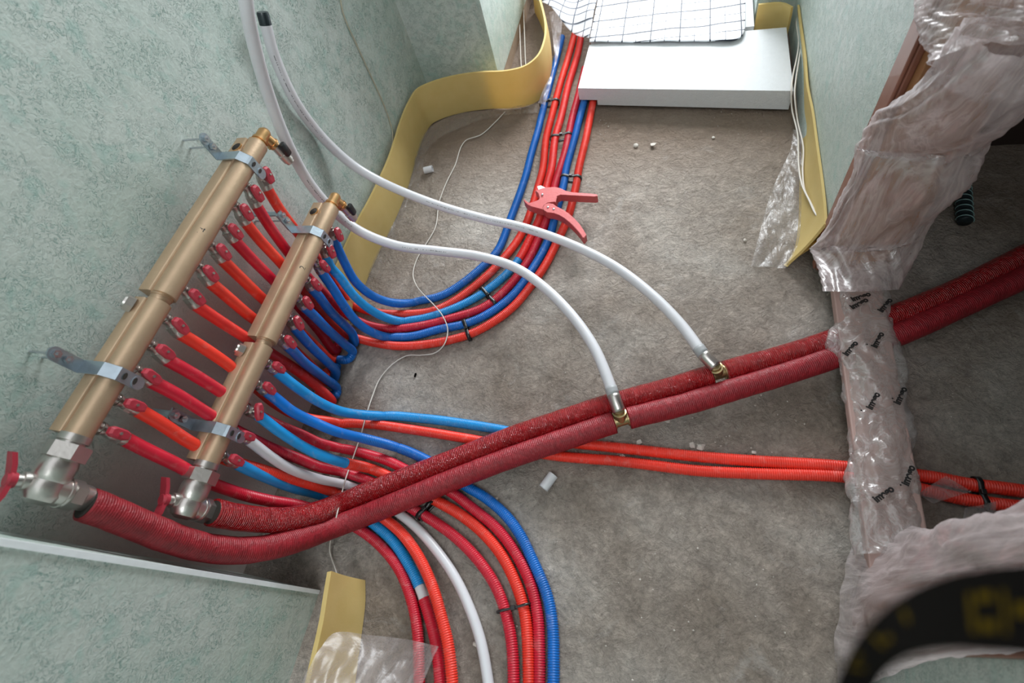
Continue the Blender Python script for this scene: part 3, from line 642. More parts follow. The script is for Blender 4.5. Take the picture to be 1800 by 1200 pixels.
def manifold(name, label, X, Z, ys, joint, plugy, outs, pxstart, pl, holey, bry):
    r = empty(name, (X, (ys[0] + ys[1]) / 2, Z)); tag(r, label, 'manifold'); bpy.context.view_layer.update()
    kids = []
    def fix(o):
        o.matrix_parent_inverse = Matrix.Translation((-X, -(ys[0] + ys[1]) / 2, -Z)); return o
    b1 = fix(bar('manifold_bar', X, Z, ys[0], joint - 0.006, r)); b2 = fix(bar('manifold_bar', X, Z, joint + 0.008, ys[1], r, sc=1.07))
    bm = bmesh.new(); lathe_bm(bm, (X + .004, joint - 0.008, Z), (0, 1, 0), [(0, .0172), (.004, .0172), (.0045, .0145), (.008, .0160), (.012, .0160), (.0125, .0175), (.017, .0175)]); fix(done('joint_nut', bm, 'brass', r))
    word, my, xo = ('14', 0.475, .0065) if X == XLm else ('2', 0.555, .0085)
    cu = bpy.data.curves.new('t', 'FONT'); cu.body = word; cu.size = 0.017; cu.align_x = 'CENTER'; cu.align_y = 'CENTER'
    tmp = bpy.data.objects.new('t', cu); COL.objects.link(tmp); bpy.context.view_layer.update(); me_ = bpy.data.meshes.new_from_object(tmp); bpy.data.objects.remove(tmp)
    aa = math.radians(40); rr_ = .0178 * 1.07 + .0004; nrm_ = Vector((math.cos(aa), 0, math.sin(aa))); e_ = Vector((math.sin(aa), 0, -math.cos(aa)))
    for v_ in me_.vertices:
        u_, w_ = v_.co.x, v_.co.y; al = aa + w_ / rr_
        v_.co = Vector((X + .0075 + rr_ * math.cos(al), my + u_, Z + rr_ * math.sin(al)))
    fix(link('hand_mark', me_, 'print_black', r, False))
    # hexagon plug on the top face
    bm = bmesh.new(); c = (X - .018, plugy, Z + .018); hexnut(bm, c, (c[0] - .006, c[1], c[2] + .010), .0135); cyl_bm(bm, (c[0] - .006, c[1], c[2] + .010), (c[0] - .0075, c[1], c[2] + .0125), .010, .009, 16); fix(done('plug', bm, 'nickel', r))
    # open port
    bm = bmesh.new(); lathe_bm(bm, (X - .014, holey, Z + .0172), (-.12, 0, 1), [(0, .0118), (.0030, .0118), (.0032, .0098), (.0020, .0095)]); p = fix(done('port', bm, 'bright_brass', r))
    bm = bmesh.new(); cyl_bm(bm, (X - .014, holey, Z + .018), (X - .0142, holey, Z + .0206), .0094, .0094, 20); o = link('port_opening', from_bm(bm), 'dark_hole', p)
    o.matrix_parent_inverse = Matrix()
    # end vent piece with black-handled drain
    y1 = ys[1]
    bm = bmesh.new(); lathe_bm(bm, (X + .006, y1 - .001, Z), (0, 1, 0), [(0, .0185), (.004, .0185), (.005, .014), (.010, .014), (.0105, .0155), (.016, .0155), (.0165, .0125), (.028, .0130), (.038, .013), (.043, .010), (.045, .004)])
    lathe_bm(bm, (X + .006, y1 + .030, Z - .004), (0.25, .1, -1), [(0, .0115), (.018, .0115), (.0185, .0135), (.022, .0135), (.023, .011), (.026, .011)]); v = fix(done('end_vent', bm, 'bright_brass', r))
    bm = bmesh.new(); lathe_bm(bm, (X + .0115, y1 + .033, Z - .028), (0.15, .05, -1), [(0, .0095), (.022, .0095), (.023, .0115), (.040, .0115), (.041, .009), (.046, .009)]); o = done('drain_valve', bm, 'nickel', v); o.matrix_parent_inverse = Matrix()
    bm = bmesh.new(); box_bm(bm, (X + .022, y1 + .028, Z - .056), (X + .033, y1 + .044, Z - .026), .004); o = done('black_handle', bm, 'black_plastic', v); o.matrix_parent_inverse = Matrix()
    # outlets
    for i, (hp, tp) in enumerate(zip(outs, pxstart)):
        tpos = Vector(WX(*tp, pl)); hy = float(WX(*hp, X + .012)[1])
        top = Vector((X + .004, hy, Z - .018)); d = (tpos - top); ln = d.length; d.normalize()
        bm = bmesh.new()
        lathe_bm(bm, top, d, [(0, .0085), (.006, .0085), (.0065, .0105), (.010, .0105), (.014, .0085), (.020, .0085), (.024, .0105), (.034, .0110), (.040, .0088), (ln - .016, .0088)], 14)
        # stem for the handle
        s0 = top + d * .027; cyl_bm(bm, s0, s0 + Vector((.0285, .0, .0065)), .0022, .0022, 8)
        v = fix(done('outlet_valve', bm, 'nickel', r))
        bm = bmesh.new(); hexnut(bm, top + d * (ln - .019), top + d * (ln - .007), .0118); lathe_bm(bm, top + d * (ln - .007), d, [(0, .0115), (.008, .0118), (.010, .0112)], 14)
        o = done('compression_nut', bm, 'nickel', v); o.matrix_parent_inverse = Matrix()
        # red lever: elongated hexagonal paddle with a rivet
        bm = bmesh.new(); hc = s0 + Vector((.018, 0, .004)); turn = (rnd.uniform(-6, 6) if not (X == XSm and i == 9) else 60)
        q = d.to_track_quat('Z', 'Y').to_matrix(); nrm = Vector((1, 0, .25)).normalized(); nrm = (nrm - d * nrm.dot(d)).normalized(); sd = d.cross(nrm).normalized()
        ca, sa = math.cos(math.radians(turn)), math.sin(math.radians(turn)); du, dv = d * ca + sd * sa, sd * ca - d * sa
        out = [(-.017, -.0045), (-.011, -.008), (.008, -.008), (.0165, -.005), (.0165, .005), (.008, .008), (-.011, .008), (-.017, .0045)]
        for k, (tt, sc) in enumerate(((0, 1), (.0075, .88))):
            pass
        lo = [bm.verts.new(hc + du * a + dv * b - nrm * .001) for a, b in out]; mid = [bm.verts.new(hc + du * a + dv * b + nrm * .005) for a, b in out]; hi = [bm.verts.new(hc + du * a * .82 + dv * b * .7 + nrm * .0085) for a, b in out]
        for k in range(8):
            bm.faces.new([lo[k], lo[(k + 1) % 8], mid[(k + 1) % 8], mid[k]]); bm.faces.new([mid[k], mid[(k + 1) % 8], hi[(k + 1) % 8], hi[k]])
        bm.faces.new(lo[::-1]); bm.faces.new(hi)
        h = done('red_handle', bm, 'red_plastic', v); h.matrix_parent_inverse = Matrix()
    # end ball valve, angled: coupling nut, body, elbow down, butterfly handle
    y0 = ys[0]; xc = X + .006
    bm = bmesh.new()
    lathe_bm(bm, (xc, y0 + .001, Z), (0, -1, 0), [(0, .020), (.010, .020), (.0105, .0165), (.014, .0165), (.036, .022), (.042, .0235), (.060, .0235), (.066, .021), (.070, .022), (.084, .0225), (.092, .019), (.097, .010)], 24)
    lathe_bm(bm, (xc + .001, y0 - .074, Z - .004), (0.06, 0, -1), [(0, .020), (.018, .020), (.0185, .0215), (.022, .0215), (.023, .017), (.030, .017)], 24)
    lathe_bm(bm, (xc - .006, y0 - .070, Z + .010), (-.25, -.18, 1), [(0, .0125), (.016, .0125), (.0165, .009), (.024, .009), (.0245, .004), (.032, .004)], 18)
    v = fix(done('angle_valve', bm, 'nickel', r, 35))
    bm = bmesh.new(); hexnut(bm, (xc, y0 - .013, Z), (xc, y0 - .034, Z), .0275, .3); o = done('coupling_nut', bm, 'nickel', v); o.matrix_parent_inverse = Matrix()
    bm = bmesh.new(); hexnut(bm, (xc + .0022, y0 - .074, Z - .030), (xc + .003, y0 - .074, Z - .046), .021); lathe_bm(bm, (xc + .003, y0 - .074, Z - .046), (0, 0, -1), [(0, .018), (.012, .018), (.0125, .0155), (.03, .0155)], 20)
    o = done('union_nut', bm, 'nickel', v); o.matrix_parent_inverse = Matrix()
    # butterfly handle: hub and two swept wings
    hub = Vector((xc - .013, y0 - .075, Z + .037)); ax = Vector((-.25, -.18, 1)).normalized(); e1 = (Vector((-.15, 1, 0)) - ax * Vector((-.15, 1, 0)).dot(ax)).normalized(); e2 = ax.cross(e1)
    bm = bmesh.new(); lathe_bm(bm, hub - ax * .006, ax, [(0, .010), (.008, .0115), (.011, .008)], 16)
    for sgn in (1, -1):
        w_ = [(.004, -.007), (.020, -.009), (.034, -.011), (.036, .003), (.022, .008), (.004, .008)]
        lo = [bm.verts.new(hub + e1 * sgn * a + e2 * sgn * b - ax * .003 + ax * max(0, a - .012) * .35) for a, b in w_]; hi = [bm.verts.new(v_.co + ax * .006) for v_ in lo]
        for k in range(6): bm.faces.new([lo[k], lo[(k + 1) % 6], hi[(k + 1) % 6], hi[k]])
        bm.faces.new(lo[::-1]); bm.faces.new(hi)
    o = done('butterfly_handle', bm, 'red_plastic', v); o.matrix_parent_inverse = Matrix()
    # wall brackets
    for by in bry:
        bm = bmesh.new(); th = .0028; hw = .0105
        back = X - .085 if X == XLm else X - .036
        back = -0.836 if X == XLm else X - .040
        up_ = .064 if X == XLm else .070
        pr = [(back + .002, Z + up_), (back + .002, Z + .023), (X + .010, Z + .0225), (X + .0280, Z + .0105), (X + .0295, Z - .022)]
        # strap as extruded polyline
        ins = []
        for k, (a, b) in enumerate(pr):
            t0 = Vector((pr[k][0] - pr[k - 1][0], pr[k][1] - pr[k - 1][1])).normalized() if k else None
            t1 = Vector((pr[k + 1][0] - a, pr[k + 1][1] - b)).normalized() if k < len(pr) - 1 else None
            t = (t0 + t1).normalized() if t0 and t1 else (t0 or t1); ins.append((a + t.y * -th * -1, b - t.x * th * -1))
        for yy in (by - hw, by + hw): pass
        L_ = [[bm.verts.new((a, by - hw, b)) for a, b in pr], [bm.verts.new((a, by + hw, b)) for a, b in pr], [bm.verts.new((a, by - hw, b)) for a, b in ins], [bm.verts.new((a, by + hw, b)) for a, b in ins]]
        for k in range(len(pr) - 1):
            bm.faces.new([L_[0][k], L_[0][k + 1], L_[1][k + 1], L_[1][k]]); bm.faces.new([L_[2][k], L_[3][k], L_[3][k + 1], L_[2][k + 1]])
            bm.faces.new([L_[0][k], L_[2][k], L_[2][k + 1], L_[0][k + 1]]); bm.faces.new([L_[1][k], L_[1][k + 1], L_[3][k + 1], L_[3][k]])
        for k in (0, -1): bm.faces.new([L_[0][k], L_[1][k], L_[3][k], L_[2][k]])
        # rounded upper foot
        cyl_bm(bm, (back + .0005, by, Z + up_), (back + .0035, by, Z + up_), hw, hw, 20); cyl_bm(bm, (X + .0280, by, Z - .022), (X + .0303, by, Z - .022), hw, hw, 20)
        if X != XLm:
            box_bm(bm, (back - .002, by - .011, Z + .034), (back + .001, by + .011, Z + .078), .0004); box_bm(bm, (XL, by - .006, Z + .072), (back + .002, by + .006, Z + .075), .0004)
        b = fix(done('bracket', bm, 'zinc', r, 30))
        bm = bmesh.new()
        for zz, lift in ((Z + up_, 0), (Z + up_ - .018, 0)):
            x0 = XL - .004
            cyl_bm(bm, (x0, by, zz), (back + .012, by, zz), .0020, .0020, 10); hexnut(bm, (back + .003, by, zz), (back + .009, by, zz), .0062); 
        o = done('bolt', bm, 'steel', b); o.matrix_parent_inverse = Matrix()
        bm = bmesh.new()
        for zz, xx in ((Z + .001, X + .0292), (Z - .016, X + .0300)):
            bmesh.ops.create_circle(bm, cap_ends=True, segments=14, radius=.0042, matrix=Matrix.Translation((xx + .0006, by, zz)) @ Matrix.Rotation(math.radians(87), 4, 'Y') @ Matrix.Diagonal((.75, 1.35, 1, 1)))
        o = done('slot', bm, 'dark_hole', b); o.matrix_parent_inverse = Matrix()
    return r
outL = [(460, 296), (440, 327), (419, 360), (399, 395), (377, 430), (356, 468), (330, 507), (300, 559), (274, 606), (247, 650), (215, 704), (186, 754)]
outS = [(581, 395), (567, 424), (553, 453), (538, 484), (522, 516), (507, 551), (490, 586), (470, 635), (452, 671), (430, 716), (416, 759), (396, 801)]
stL = [r[0] for r in (R1, R2, R3, R4, R5, R6, R7, R8, R9, R10, R11, R12)]
stS = [r[0] for r in (B1, B2, B3, B4, B5, B6, B7, B8, B9, B10, B11, B12)]
manifold('brass_manifold', 'tall brass manifold bar fixed higher on the green wall, feeding the red pipes', XLm, ZLm, (0.103, 0.712), 0.338, 0.315, outL, stL, PX_L, 0.686, (0.200, 0.656))
manifold('brass_manifold', 'lower brass manifold bar standing farther out from the wall, feeding the blue pipes', XSm, ZSm, (0.130, 0.738), 0.372, 0.345, outS, stS, PX_S, 0.710, (0.188, 0.652))

# ------------------------------------------------------------------ foam edge strips
def foam_strip(bottoms, h, th, label, film_hem=None, tops=None, name='foam_edge_strip', close=None):
    """bottoms: list of floor points (x, y); tops: optional list of top points"""
    b, idx = catmull([(*p[:2], 0.002) for p in bottoms], 0.012)
    if tops is not None:
        tt, _ = catmull(tops, 0.012); s = np.linspace(0, 1, len(b)); s2 = np.linspace(0, 1, len(tt)); t = np.stack([np.interp(s, s2, tt[:, k]) for k in range(3)], 1)
    else: t = b + [0, 0, h]
    tan = np.gradient(b, axis=0); nr = np.cross(tan, [0, 0, 1]); nr /= np.linalg.norm(nr, axis=1)[:, None] + 1e-9
    rows = 6; V = []; F = []
    n = len(b)
    for side in (0, 1):
        for j in range(rows + 1):
            k = j / rows
            bow = 0.004 * math.sin(k * math.pi)
            for i in range(n):
                V.append(b[i] * (1 - k) + t[i] * k + nr[i] * (th * side + bow))
    def id(s, j, i): return (s * (rows + 1) + j) * n + i
    for s in (0, 1):
        for j in range(rows):
            for i in range(n - 1):
                F.append((id(s, j, i), id(s, j, i + 1), id(s, j + 1, i + 1), id(s, j + 1, i)))
    for i in range(n - 1):
        F.append((id(0, rows, i), id(0, rows, i + 1), id(1, rows, i + 1), id(1, rows, i))); F.append((id(0, 0, i), id(0, 0, i + 1), id(1, 0, i + 1), id(1, 0, i)))
    for i in (0, n - 1):
        for j in range(rows): F.append((id(0, j, i), id(0, j + 1, i), id(1, j + 1, i), id(1, j, i)))
    me = mesh(V, F); bm = bmesh.new(); bm.from_mesh(me); me2 = from_bm(bm)
    o = sharp(link(name, me2, 'yellow_foam'), 50); tag(o, label, 'foam strip'); return o
lb = [(597, 590), (612, 545), (628, 510), (645, 478), (667, 437), (680, 412), (697, 375), (712, 338), (722, 305), (731, 270), (741, 238), (757, 218), (778, 207), (817, 196), (864, 190), (905, 189), (935, 182), (955, 166), (966, 140), (968, 112), (962, 80), (951, 45), (940, 22)]
lbp = [P(*q)[:2] for q in lb]
lbp = [(max(p[0], XL + 0.014), min(p[1], YB - 0.012) if p[0] < XP else p[1]) for p in lbp]
foam_strip(lbp, 0.14, 0.007, 'long yellow foam edge strip curving along the wall corner beneath the white pipes')
tl = [P(*q, 0.125) for q in [(1454, 395), (1454, 377), (1451, 325), (1448, 281), (1440, 232), (1431, 194), (1422, 150), (1418, 97), (1415, 42), (1408, 8)]]
tl = [(min(t[0], XR - 0.002), t[1], t[2]) for t in tl]
bl = [P(*q)[:2] for q in [(1382, 470), (1400, 440), (1408, 383), (1409, 325), (1413, 267), (1410, 215), (1407, 165), (1403, 110), (1401, 83), (1398, 50)]]
foam_strip(bl, 0.125, -0.006, 'yellow foam strip leaning on the side wall next to the wrapped door post', tops=tl)
foam_strip([P(*q)[:2] for q in [(1436, 436), (1425, 436), (1412, 444), (1398, 456), (1383, 470)]], 0.05, 0.006, 'short curled tail of yellow foam at the foot of the side wall', tops=[P(*q, z) for q, z in [((1456, 412), .09), ((1440, 428), .05), ((1424, 438), .03), ((1405, 450), .015), ((1384, 469), .008)]])
foam_strip([(0.325, 1.775), (0.30, 1.805), (0.235, 1.812)], 0.12, 0.008, 'yellow foam piece behind the white insulation board, across the wall end')
nb = [P(*q)[:2] for q in [(636, 1021), (636, 1060), (630, 1110), (622, 1170), (610, 1260)]]
foam_strip([(p[0], p[1]) for p in nb], 0.14, -0.009, 'yellow foam strip standing at the near wall corner beside the red pipes', tops=[p for p in [P(575, 1005, 0.135), P(569, 1040, 0.135), P(560, 1095, 0.135), P(545, 1160, 0.135), P(522, 1260, 0.135)]])

# ------------------------------------------------------------------ insulation board and foil
def board():
    f0 = P(1016, 155, 0.072); f1 = P(1391, 160, 0.072); b1 = P(1400, 48, 0.072)
    x0, y0 = float(f0[0]), float(f0[1]); x1, y1 = 0.322, float(f1[1])
    ang_y = y0
    bm = bmesh.new()
    def slab(pts, z0, z1):
        lo = [bm.verts.new((x, y, z0)) for x, y in pts]; hi = [bm.verts.new((x, y, z1)) for x, y in pts]; n = len(pts)
        bm.faces.new(lo[::-1]); bm.faces.new(hi)
        for k in range(n): bm.faces.new([lo[k], lo[(k + 1) % n], hi[(k + 1) % n], hi[k]])
    yc = lambda x: y0 + (y1 - y0) * (x - x0) / (x1 - x0)
    xn = float(P(1050, 182, 0.02)[0])
    slab([(x0, yc(x0)), (x1, y1), (x1, 1.76), (-0.30, 1.78)], 0.030, 0.072)
    slab([(xn, yc(xn)), (x1, y1), (x1, 1.76), (xn + 0.0, 1.78)], 0.012, 0.030)
    bmesh.ops.remove_doubles(bm, verts=bm.verts, dist=1e-5)
    o = done('insulation_board', bm, 'styrofoam', None, 30); tag(o, 'thick white polystyrene board lying across the doorway opening beneath the foil', 'insulation board')
    return o
board()
o = box('insulation_board', (-0.295, 1.785, 0.03), (0.23, 3.4, 0.072), 'styrofoam'); tag(o, 'white polystyrene board carrying the grid foil in the bright room beyond', 'insulation board')
def gridfoil():
    def sheet(name, f, nx, ny, mat, parent=None):
        V = []; UV = []
        for j in range(ny + 1):
            for i in range(nx + 1):
                p, uv = f(i / nx, j / ny); V.append(p); UV.append(uv)
        F = [(j * (nx + 1) + i, j * (nx + 1) + i + 1, (j + 1) * (nx + 1) + i + 1, (j + 1) * (nx + 1) + i) for j in range(ny) for i in range(nx)]
        me = mesh(V, F); l = me.uv_layers.new(name='UVMap')
        for poly in me.polygons:
            for li in poly.loop_indices: l.data[li].uv = UV[me.loops[li].vertex_index]
        o = link(name, me, mat, parent); md = o.modifiers.new('s', 'SOLIDIFY'); md.thickness = 0.0015; return o
    def f(u, v):
        x = -0.30 + 0.50 * u; y0 = 1.782 - 0.09 * u
        r = max(0, (u - 0.9) / 0.1); y = y0 + 0.06 * (1 - math.sqrt(max(0, 1 - r * r))) + v * 1.45
        x += 0.0 + (0.05 * v * u)
        z = 0.082 + 0.006 * noise.noise((x * 6, y * 6, 1)) + 0.002 * noise.noise((x * 20, y * 20, 1)) + 0.008 * (1 - v)**8 * 0
        return (x, y, z), (x, y - 0.0)
    o = sheet('grid_foil', f, 60, 120, 'grid_foil'); tag(o, 'white reflective foil printed with a dark grid, laid on the polystyrene in the bright doorway', 'foil')
    def f2(u, v):
        x = -0.52 + 0.22 * u; y = 2.02 - 0.235 * u + v * 0.9
        z = 0.125 - 0.045 * u + 0.014 * math.sin(u * 7 + v * 4) + 0.010 * noise.noise((x * 9, y * 9, 2))
        return (x, y, z), (x, y)
    sheet('loose_flap', f2, 30, 60, 'grid_film_clear', o)
gridfoil()

# ------------------------------------------------------------------ plastic film pieces
def film_tube(name, Ls, Rs, bulge, mat, seed, wr=0.010, parent=None, n=110, seg=44, down=0.6, around=2.6, along=2.5, twist=0.0):
    Lc = np.array(Ls); Rc = np.array(Rs)
    def rs(a):
        s = np.linspace(0, 1, len(a)); q, ix = catmull(a, 0.01); t = np.linspace(0, len(a) - 1, n)
        return np.stack([np.interp(t, ix, q[:, k]) for k in range(3)], 1)
    A, C = rs(Lc), rs(Rc); mid = (A + C) / 2; ax = np.gradient(mid, axis=0); half = (C - A) / 2
    V = []
    for i in range(n):
        a = half[i]; nn = np.cross(a, ax[i]); nn /= np.linalg.norm(nn) + 1e-9
        if nn @ (CAMP - mid[i]) < 0: nn = -nn
        for k in range(seg):
            th = 2 * math.pi * k / seg; c, s = math.cos(th), math.sin(th)
            p = mid[i] + a * c + nn * s * (bulge if s > 0 else bulge * down)
            ph = th + i / n * twist; q = Vector((math.cos(ph) * around + seed, math.sin(ph) * around, i / n * along))
            w1 = abs(noise.noise(q)); w2 = abs(noise.noise(q * 2.7 + Vector((0, 0, 9)))); w3 = abs(noise.noise(q * 6.1))
            d = (w1 * 1.0 + w2 * 0.6 + w3 * 0.2 - 0.35) * wr * 2
            outv = a * c / (np.linalg.norm(a) + 1e-9) + nn * s
            V.append(p + outv * d)
    F = [(i * seg + k, i * seg + (k + 1) % seg, (i + 1) * seg + (k + 1) % seg, (i + 1) * seg + k) for i in range(n - 1) for k in range(seg)]
    return link(name, mesh(V, F), mat, parent)
# threshold wrap
tL = [(1468, 500), (1470, 535), (1472, 560), (1456, 585), (1452, 612), (1474, 634), (1480, 665), (1480, 700), (1492, 722), (1495, 760), (1491, 790), (1492, 815), (1491, 850), (1497, 885), (1500, 930), (1497, 975)]
tR = [(1560, 500), (1561, 525), (1566, 555), (1572, 585), (1582, 615), (1588, 645), (1586, 680), (1590, 705), (1600, 735), (1603, 765), (1605, 800), (1609, 830), (1613, 860), (1617, 890), (1628, 930), (1640, 975)]
ft = film_tube('stretch_film', [P(*q, 0.062) for q in tL], [P(*q, 0.062) for q in tR], 0.020, 'floor_wrap', 3, 0.007, around=1.3, along=6, twist=2.5, down=0.5, n=160, seg=56)
tag(ft, 'clear printed stretch film wrapped around the threshold board lying over the pipes', 'plastic film')
def printed(txt, px, ang, size, z, parent):
    cu = bpy.data.curves.new('t', 'FONT'); cu.body = txt; cu.size = size; cu.align_x = 'CENTER'; cu.align_y = 'CENTER'; cu.offset = 0.0008; cu.extrude = 0.0002
    tmp = bpy.data.objects.new('t', cu); COL.objects.link(tmp); bpy.context.view_layer.update()
    me = bpy.data.meshes.new_from_object(tmp); bpy.data.objects.remove(tmp)
    o = link('printed_word', me, 'print_black', parent, False)
    p = P(*px, z); q = P(px[0] + math.cos(math.radians(ang)) * 10, px[1] - math.sin(math.radians(ang)) * 10, z)
    o.location = p; o.rotation_euler = (0, 0, math.atan2(q[1] - p[1], q[0] - p[0])); return o
PZ = 0.090
for px, ang in (((1543, 597), 62), ((1495, 612), 50), ((1535, 704), 62), ((1583, 695), 65), ((1597, 835), 70), ((1553, 868), 35), ((1513, 521), 18), ((1510, 533), 28), ((1556, 536), 50)):
    printed('imago', px, ang, 0.0165, PZ, ft)
for px in ((1524, 605), (1514, 721), (1569, 700), (1583, 852)):
    p = P(*px, PZ); bm = bmesh.new(); cyl_bm(bm, p, p + [0, 0, .0004], .0016, .0016, 10); link('printed_dot', from_bm(bm), 'print_black', ft, False)
# far post wrap
jl = [(1466, 512), (1450, 467), (1436, 432), (1460, 392), (1483, 337), (1503, 293), (1508, 252), (1535, 222), (1590, 190), (1650, 125), (1690, 60)]
jr = [(1562, 505), (1594, 470), (1622, 420), (1643, 372), (1690, 337), (1717, 307), (1735, 262), (1767, 217), (1805, 183), (1860, 120), (1900, 60)]
fj = film_tube('stretch_film', [WX(*q, 0.325) for q in jl], [WX(*q, 0.475) for q in jr], 0.050, 'stretch_film', 11, 0.011, around=2.0, along=1.7, twist=2.2, down=0.9, n=150, seg=72)
tag(fj, 'crumpled stretch film bunched round the foot of the far door post', 'plastic film')
ul = [(1655, 100), (1636, 84), (1622, 58), (1617, 20), (1622, -40), (1650, -140)]
ur = [(1850, 165), (1870, 120), (1890, 70), (1910, 10), (1930, -60), (1960, -160)]
fu = film_tube('stretch_film', [WX(*q, 0.325) for q in ul], [WX(*q, 0.475) for q in ur], 0.045, 'stretch_film', 23, 0.009, around=1.8, along=1.6, twist=-1.5, down=0.9, seg=64)
tag(fu, 'stretch film wound round the upper stretch of the far door post', 'plastic film')
# near post wrap
nl = [(1492, 930), (1486, 985), (1492, 1040), (1482, 1085), (1468, 1130), (1482, 1200)]
def near_post():
    # rows from the foot upward: outline points at the top edge (far side) and at the bottom edge (near side)
    top = [P(1535, 895, 0.03), P(1600, 922, 0.07), WX(1655, 926, 0.37), WX(1720, 915, 0.375), WX(1800, 902, 0.38), WX(1900, 885, 0.385), WX(2050, 850, 0.39)]
    bot = [P(1480, 1195, 0.005), P(1500, 1195, 0.07), WX(1560, 1170, 0.325), WX(1650, 1152, 0.325), WX(1760, 1140, 0.325), WX(1880, 1135, 0.325), WX(2060, 1130, 0.325)]
    return film_tube('stretch_film', top, bot, 0.030, 'stretch_film', 41, 0.009, around=1.7, along=2.0, twist=1.6, down=0.9, seg=64)
fn = near_post(); tag(fn, 'cloudy stretch film wrapped around the near door post beside the camera strap', 'plastic film')
def film_sheet(name, outline, zf, mat, label, seed, amp=0.006, parent=None, sub=26, cat='plastic film'):
    """outline: quad-like grid: two edge polylines of pixels"""
    Aa, Bb = outline
    def rs(a, n):
        p = np.array([(x, y, 0) for x, y in a], float); q, ix = catmull(p, 3.0); t = np.linspace(0, len(a) - 1, n); return np.stack([np.interp(t, ix, q[:, k]) for k in range(2)], 1)
    n = 60; A, C = rs(Aa, n), rs(Bb, n); V = []
    for i in range(n):
        for k in range(sub + 1):
            u = k / sub; px = A[i] * (1 - u) + C[i] * u; z = zf(u, i / (n - 1))
            p = P(px[0], px[1], z); q = Vector((p[0] * 24 + seed, p[1] * 11, 0))
            z2 = max(0.003, z + amp * (abs(noise.noise(q)) * 1.6 + 0.6 * abs(noise.noise(q * 2.6)) - 0.3)); V.append((p[0], p[1], z2))
    F = [(i * (sub + 1) + k, i * (sub + 1) + k + 1, (i + 1) * (sub + 1) + k + 1, (i + 1) * (sub + 1) + k) for i in range(n - 1) for k in range(sub)]
    o = link(name, mesh(V, F), mat, parent)
    if label: tag(o, label, cat)
    return o
film_sheet('plastic_film', ([(1320, 468), (1335, 410), (1352, 350), (1372, 300), (1390, 262), (1394, 228)], [(1380, 472), (1402, 430), (1408, 383), (1409, 325), (1412, 267), (1410, 225)]), lambda u, v: 0.006 + 0.01 * u, 'thin_film', 'thin clear plastic film hem lying on the floor against the side wall foam strip', 5)
film_sheet('plastic_film', ([(640, 480), (668, 436), (698, 378), (722, 310), (742, 240), (790, 205), (870, 192), (945, 182)], [(668, 492), (690, 436), (712, 372), (738, 325), (752, 262), (806, 226), (880, 204), (950, 198)]), lambda u, v: 0.004 + 0.006 * (1 - u), 'thin_film', 'thin clear film hem along the floor below the long foam strip', 9, 0.004)
film_sheet('plastic_film', ([(505, 1260), (540, 1180), (562, 1140), (588, 1112), (650, 1116), (720, 1124), (772, 1136)], [(620, 1290), (650, 1280), (680, 1270), (700, 1250), (720, 1235), (735, 1215), (765, 1150)]), lambda u, v: 0.150 * (1 - v) + 0.045, 'flap_film', 'cloudy plastic flap draped over the foam strip and the crimson pipe', 13, 0.012)
film_sheet('plastic_film', ([(958, 185), (968, 150), (975, 110), (972, 70), (965, 20)], [(946, 180), (962, 145), (978, 110), (985, 70), (990, 20)]), lambda u, v: 0.045 + 0.02 * math.sin(v * 3), 'flap_film', 'white haze of loose plastic film between the foam curl and the blue pipe', 17, 0.008)
film_sheet('film_scrap', ([(1612, 868), (1640, 850), (1663, 836)], [(1640, 885), (1660, 878), (1708, 864)]), lambda u, v: 0.035, 'flap_film', 'torn corner of film lying on the two orange-red pipes past the threshold', 19, 0.003, cat='film scrap')
film_sheet('film_scrap', ([(1695, 892), (1722, 888), (1750, 881)], [(1690, 925), (1720, 925), (1752, 925)]), lambda u, v: 0.035, 'flap_film', 'square scrap of film below the black tie near the wrapped near post', 21, 0.003, cat='film scrap')

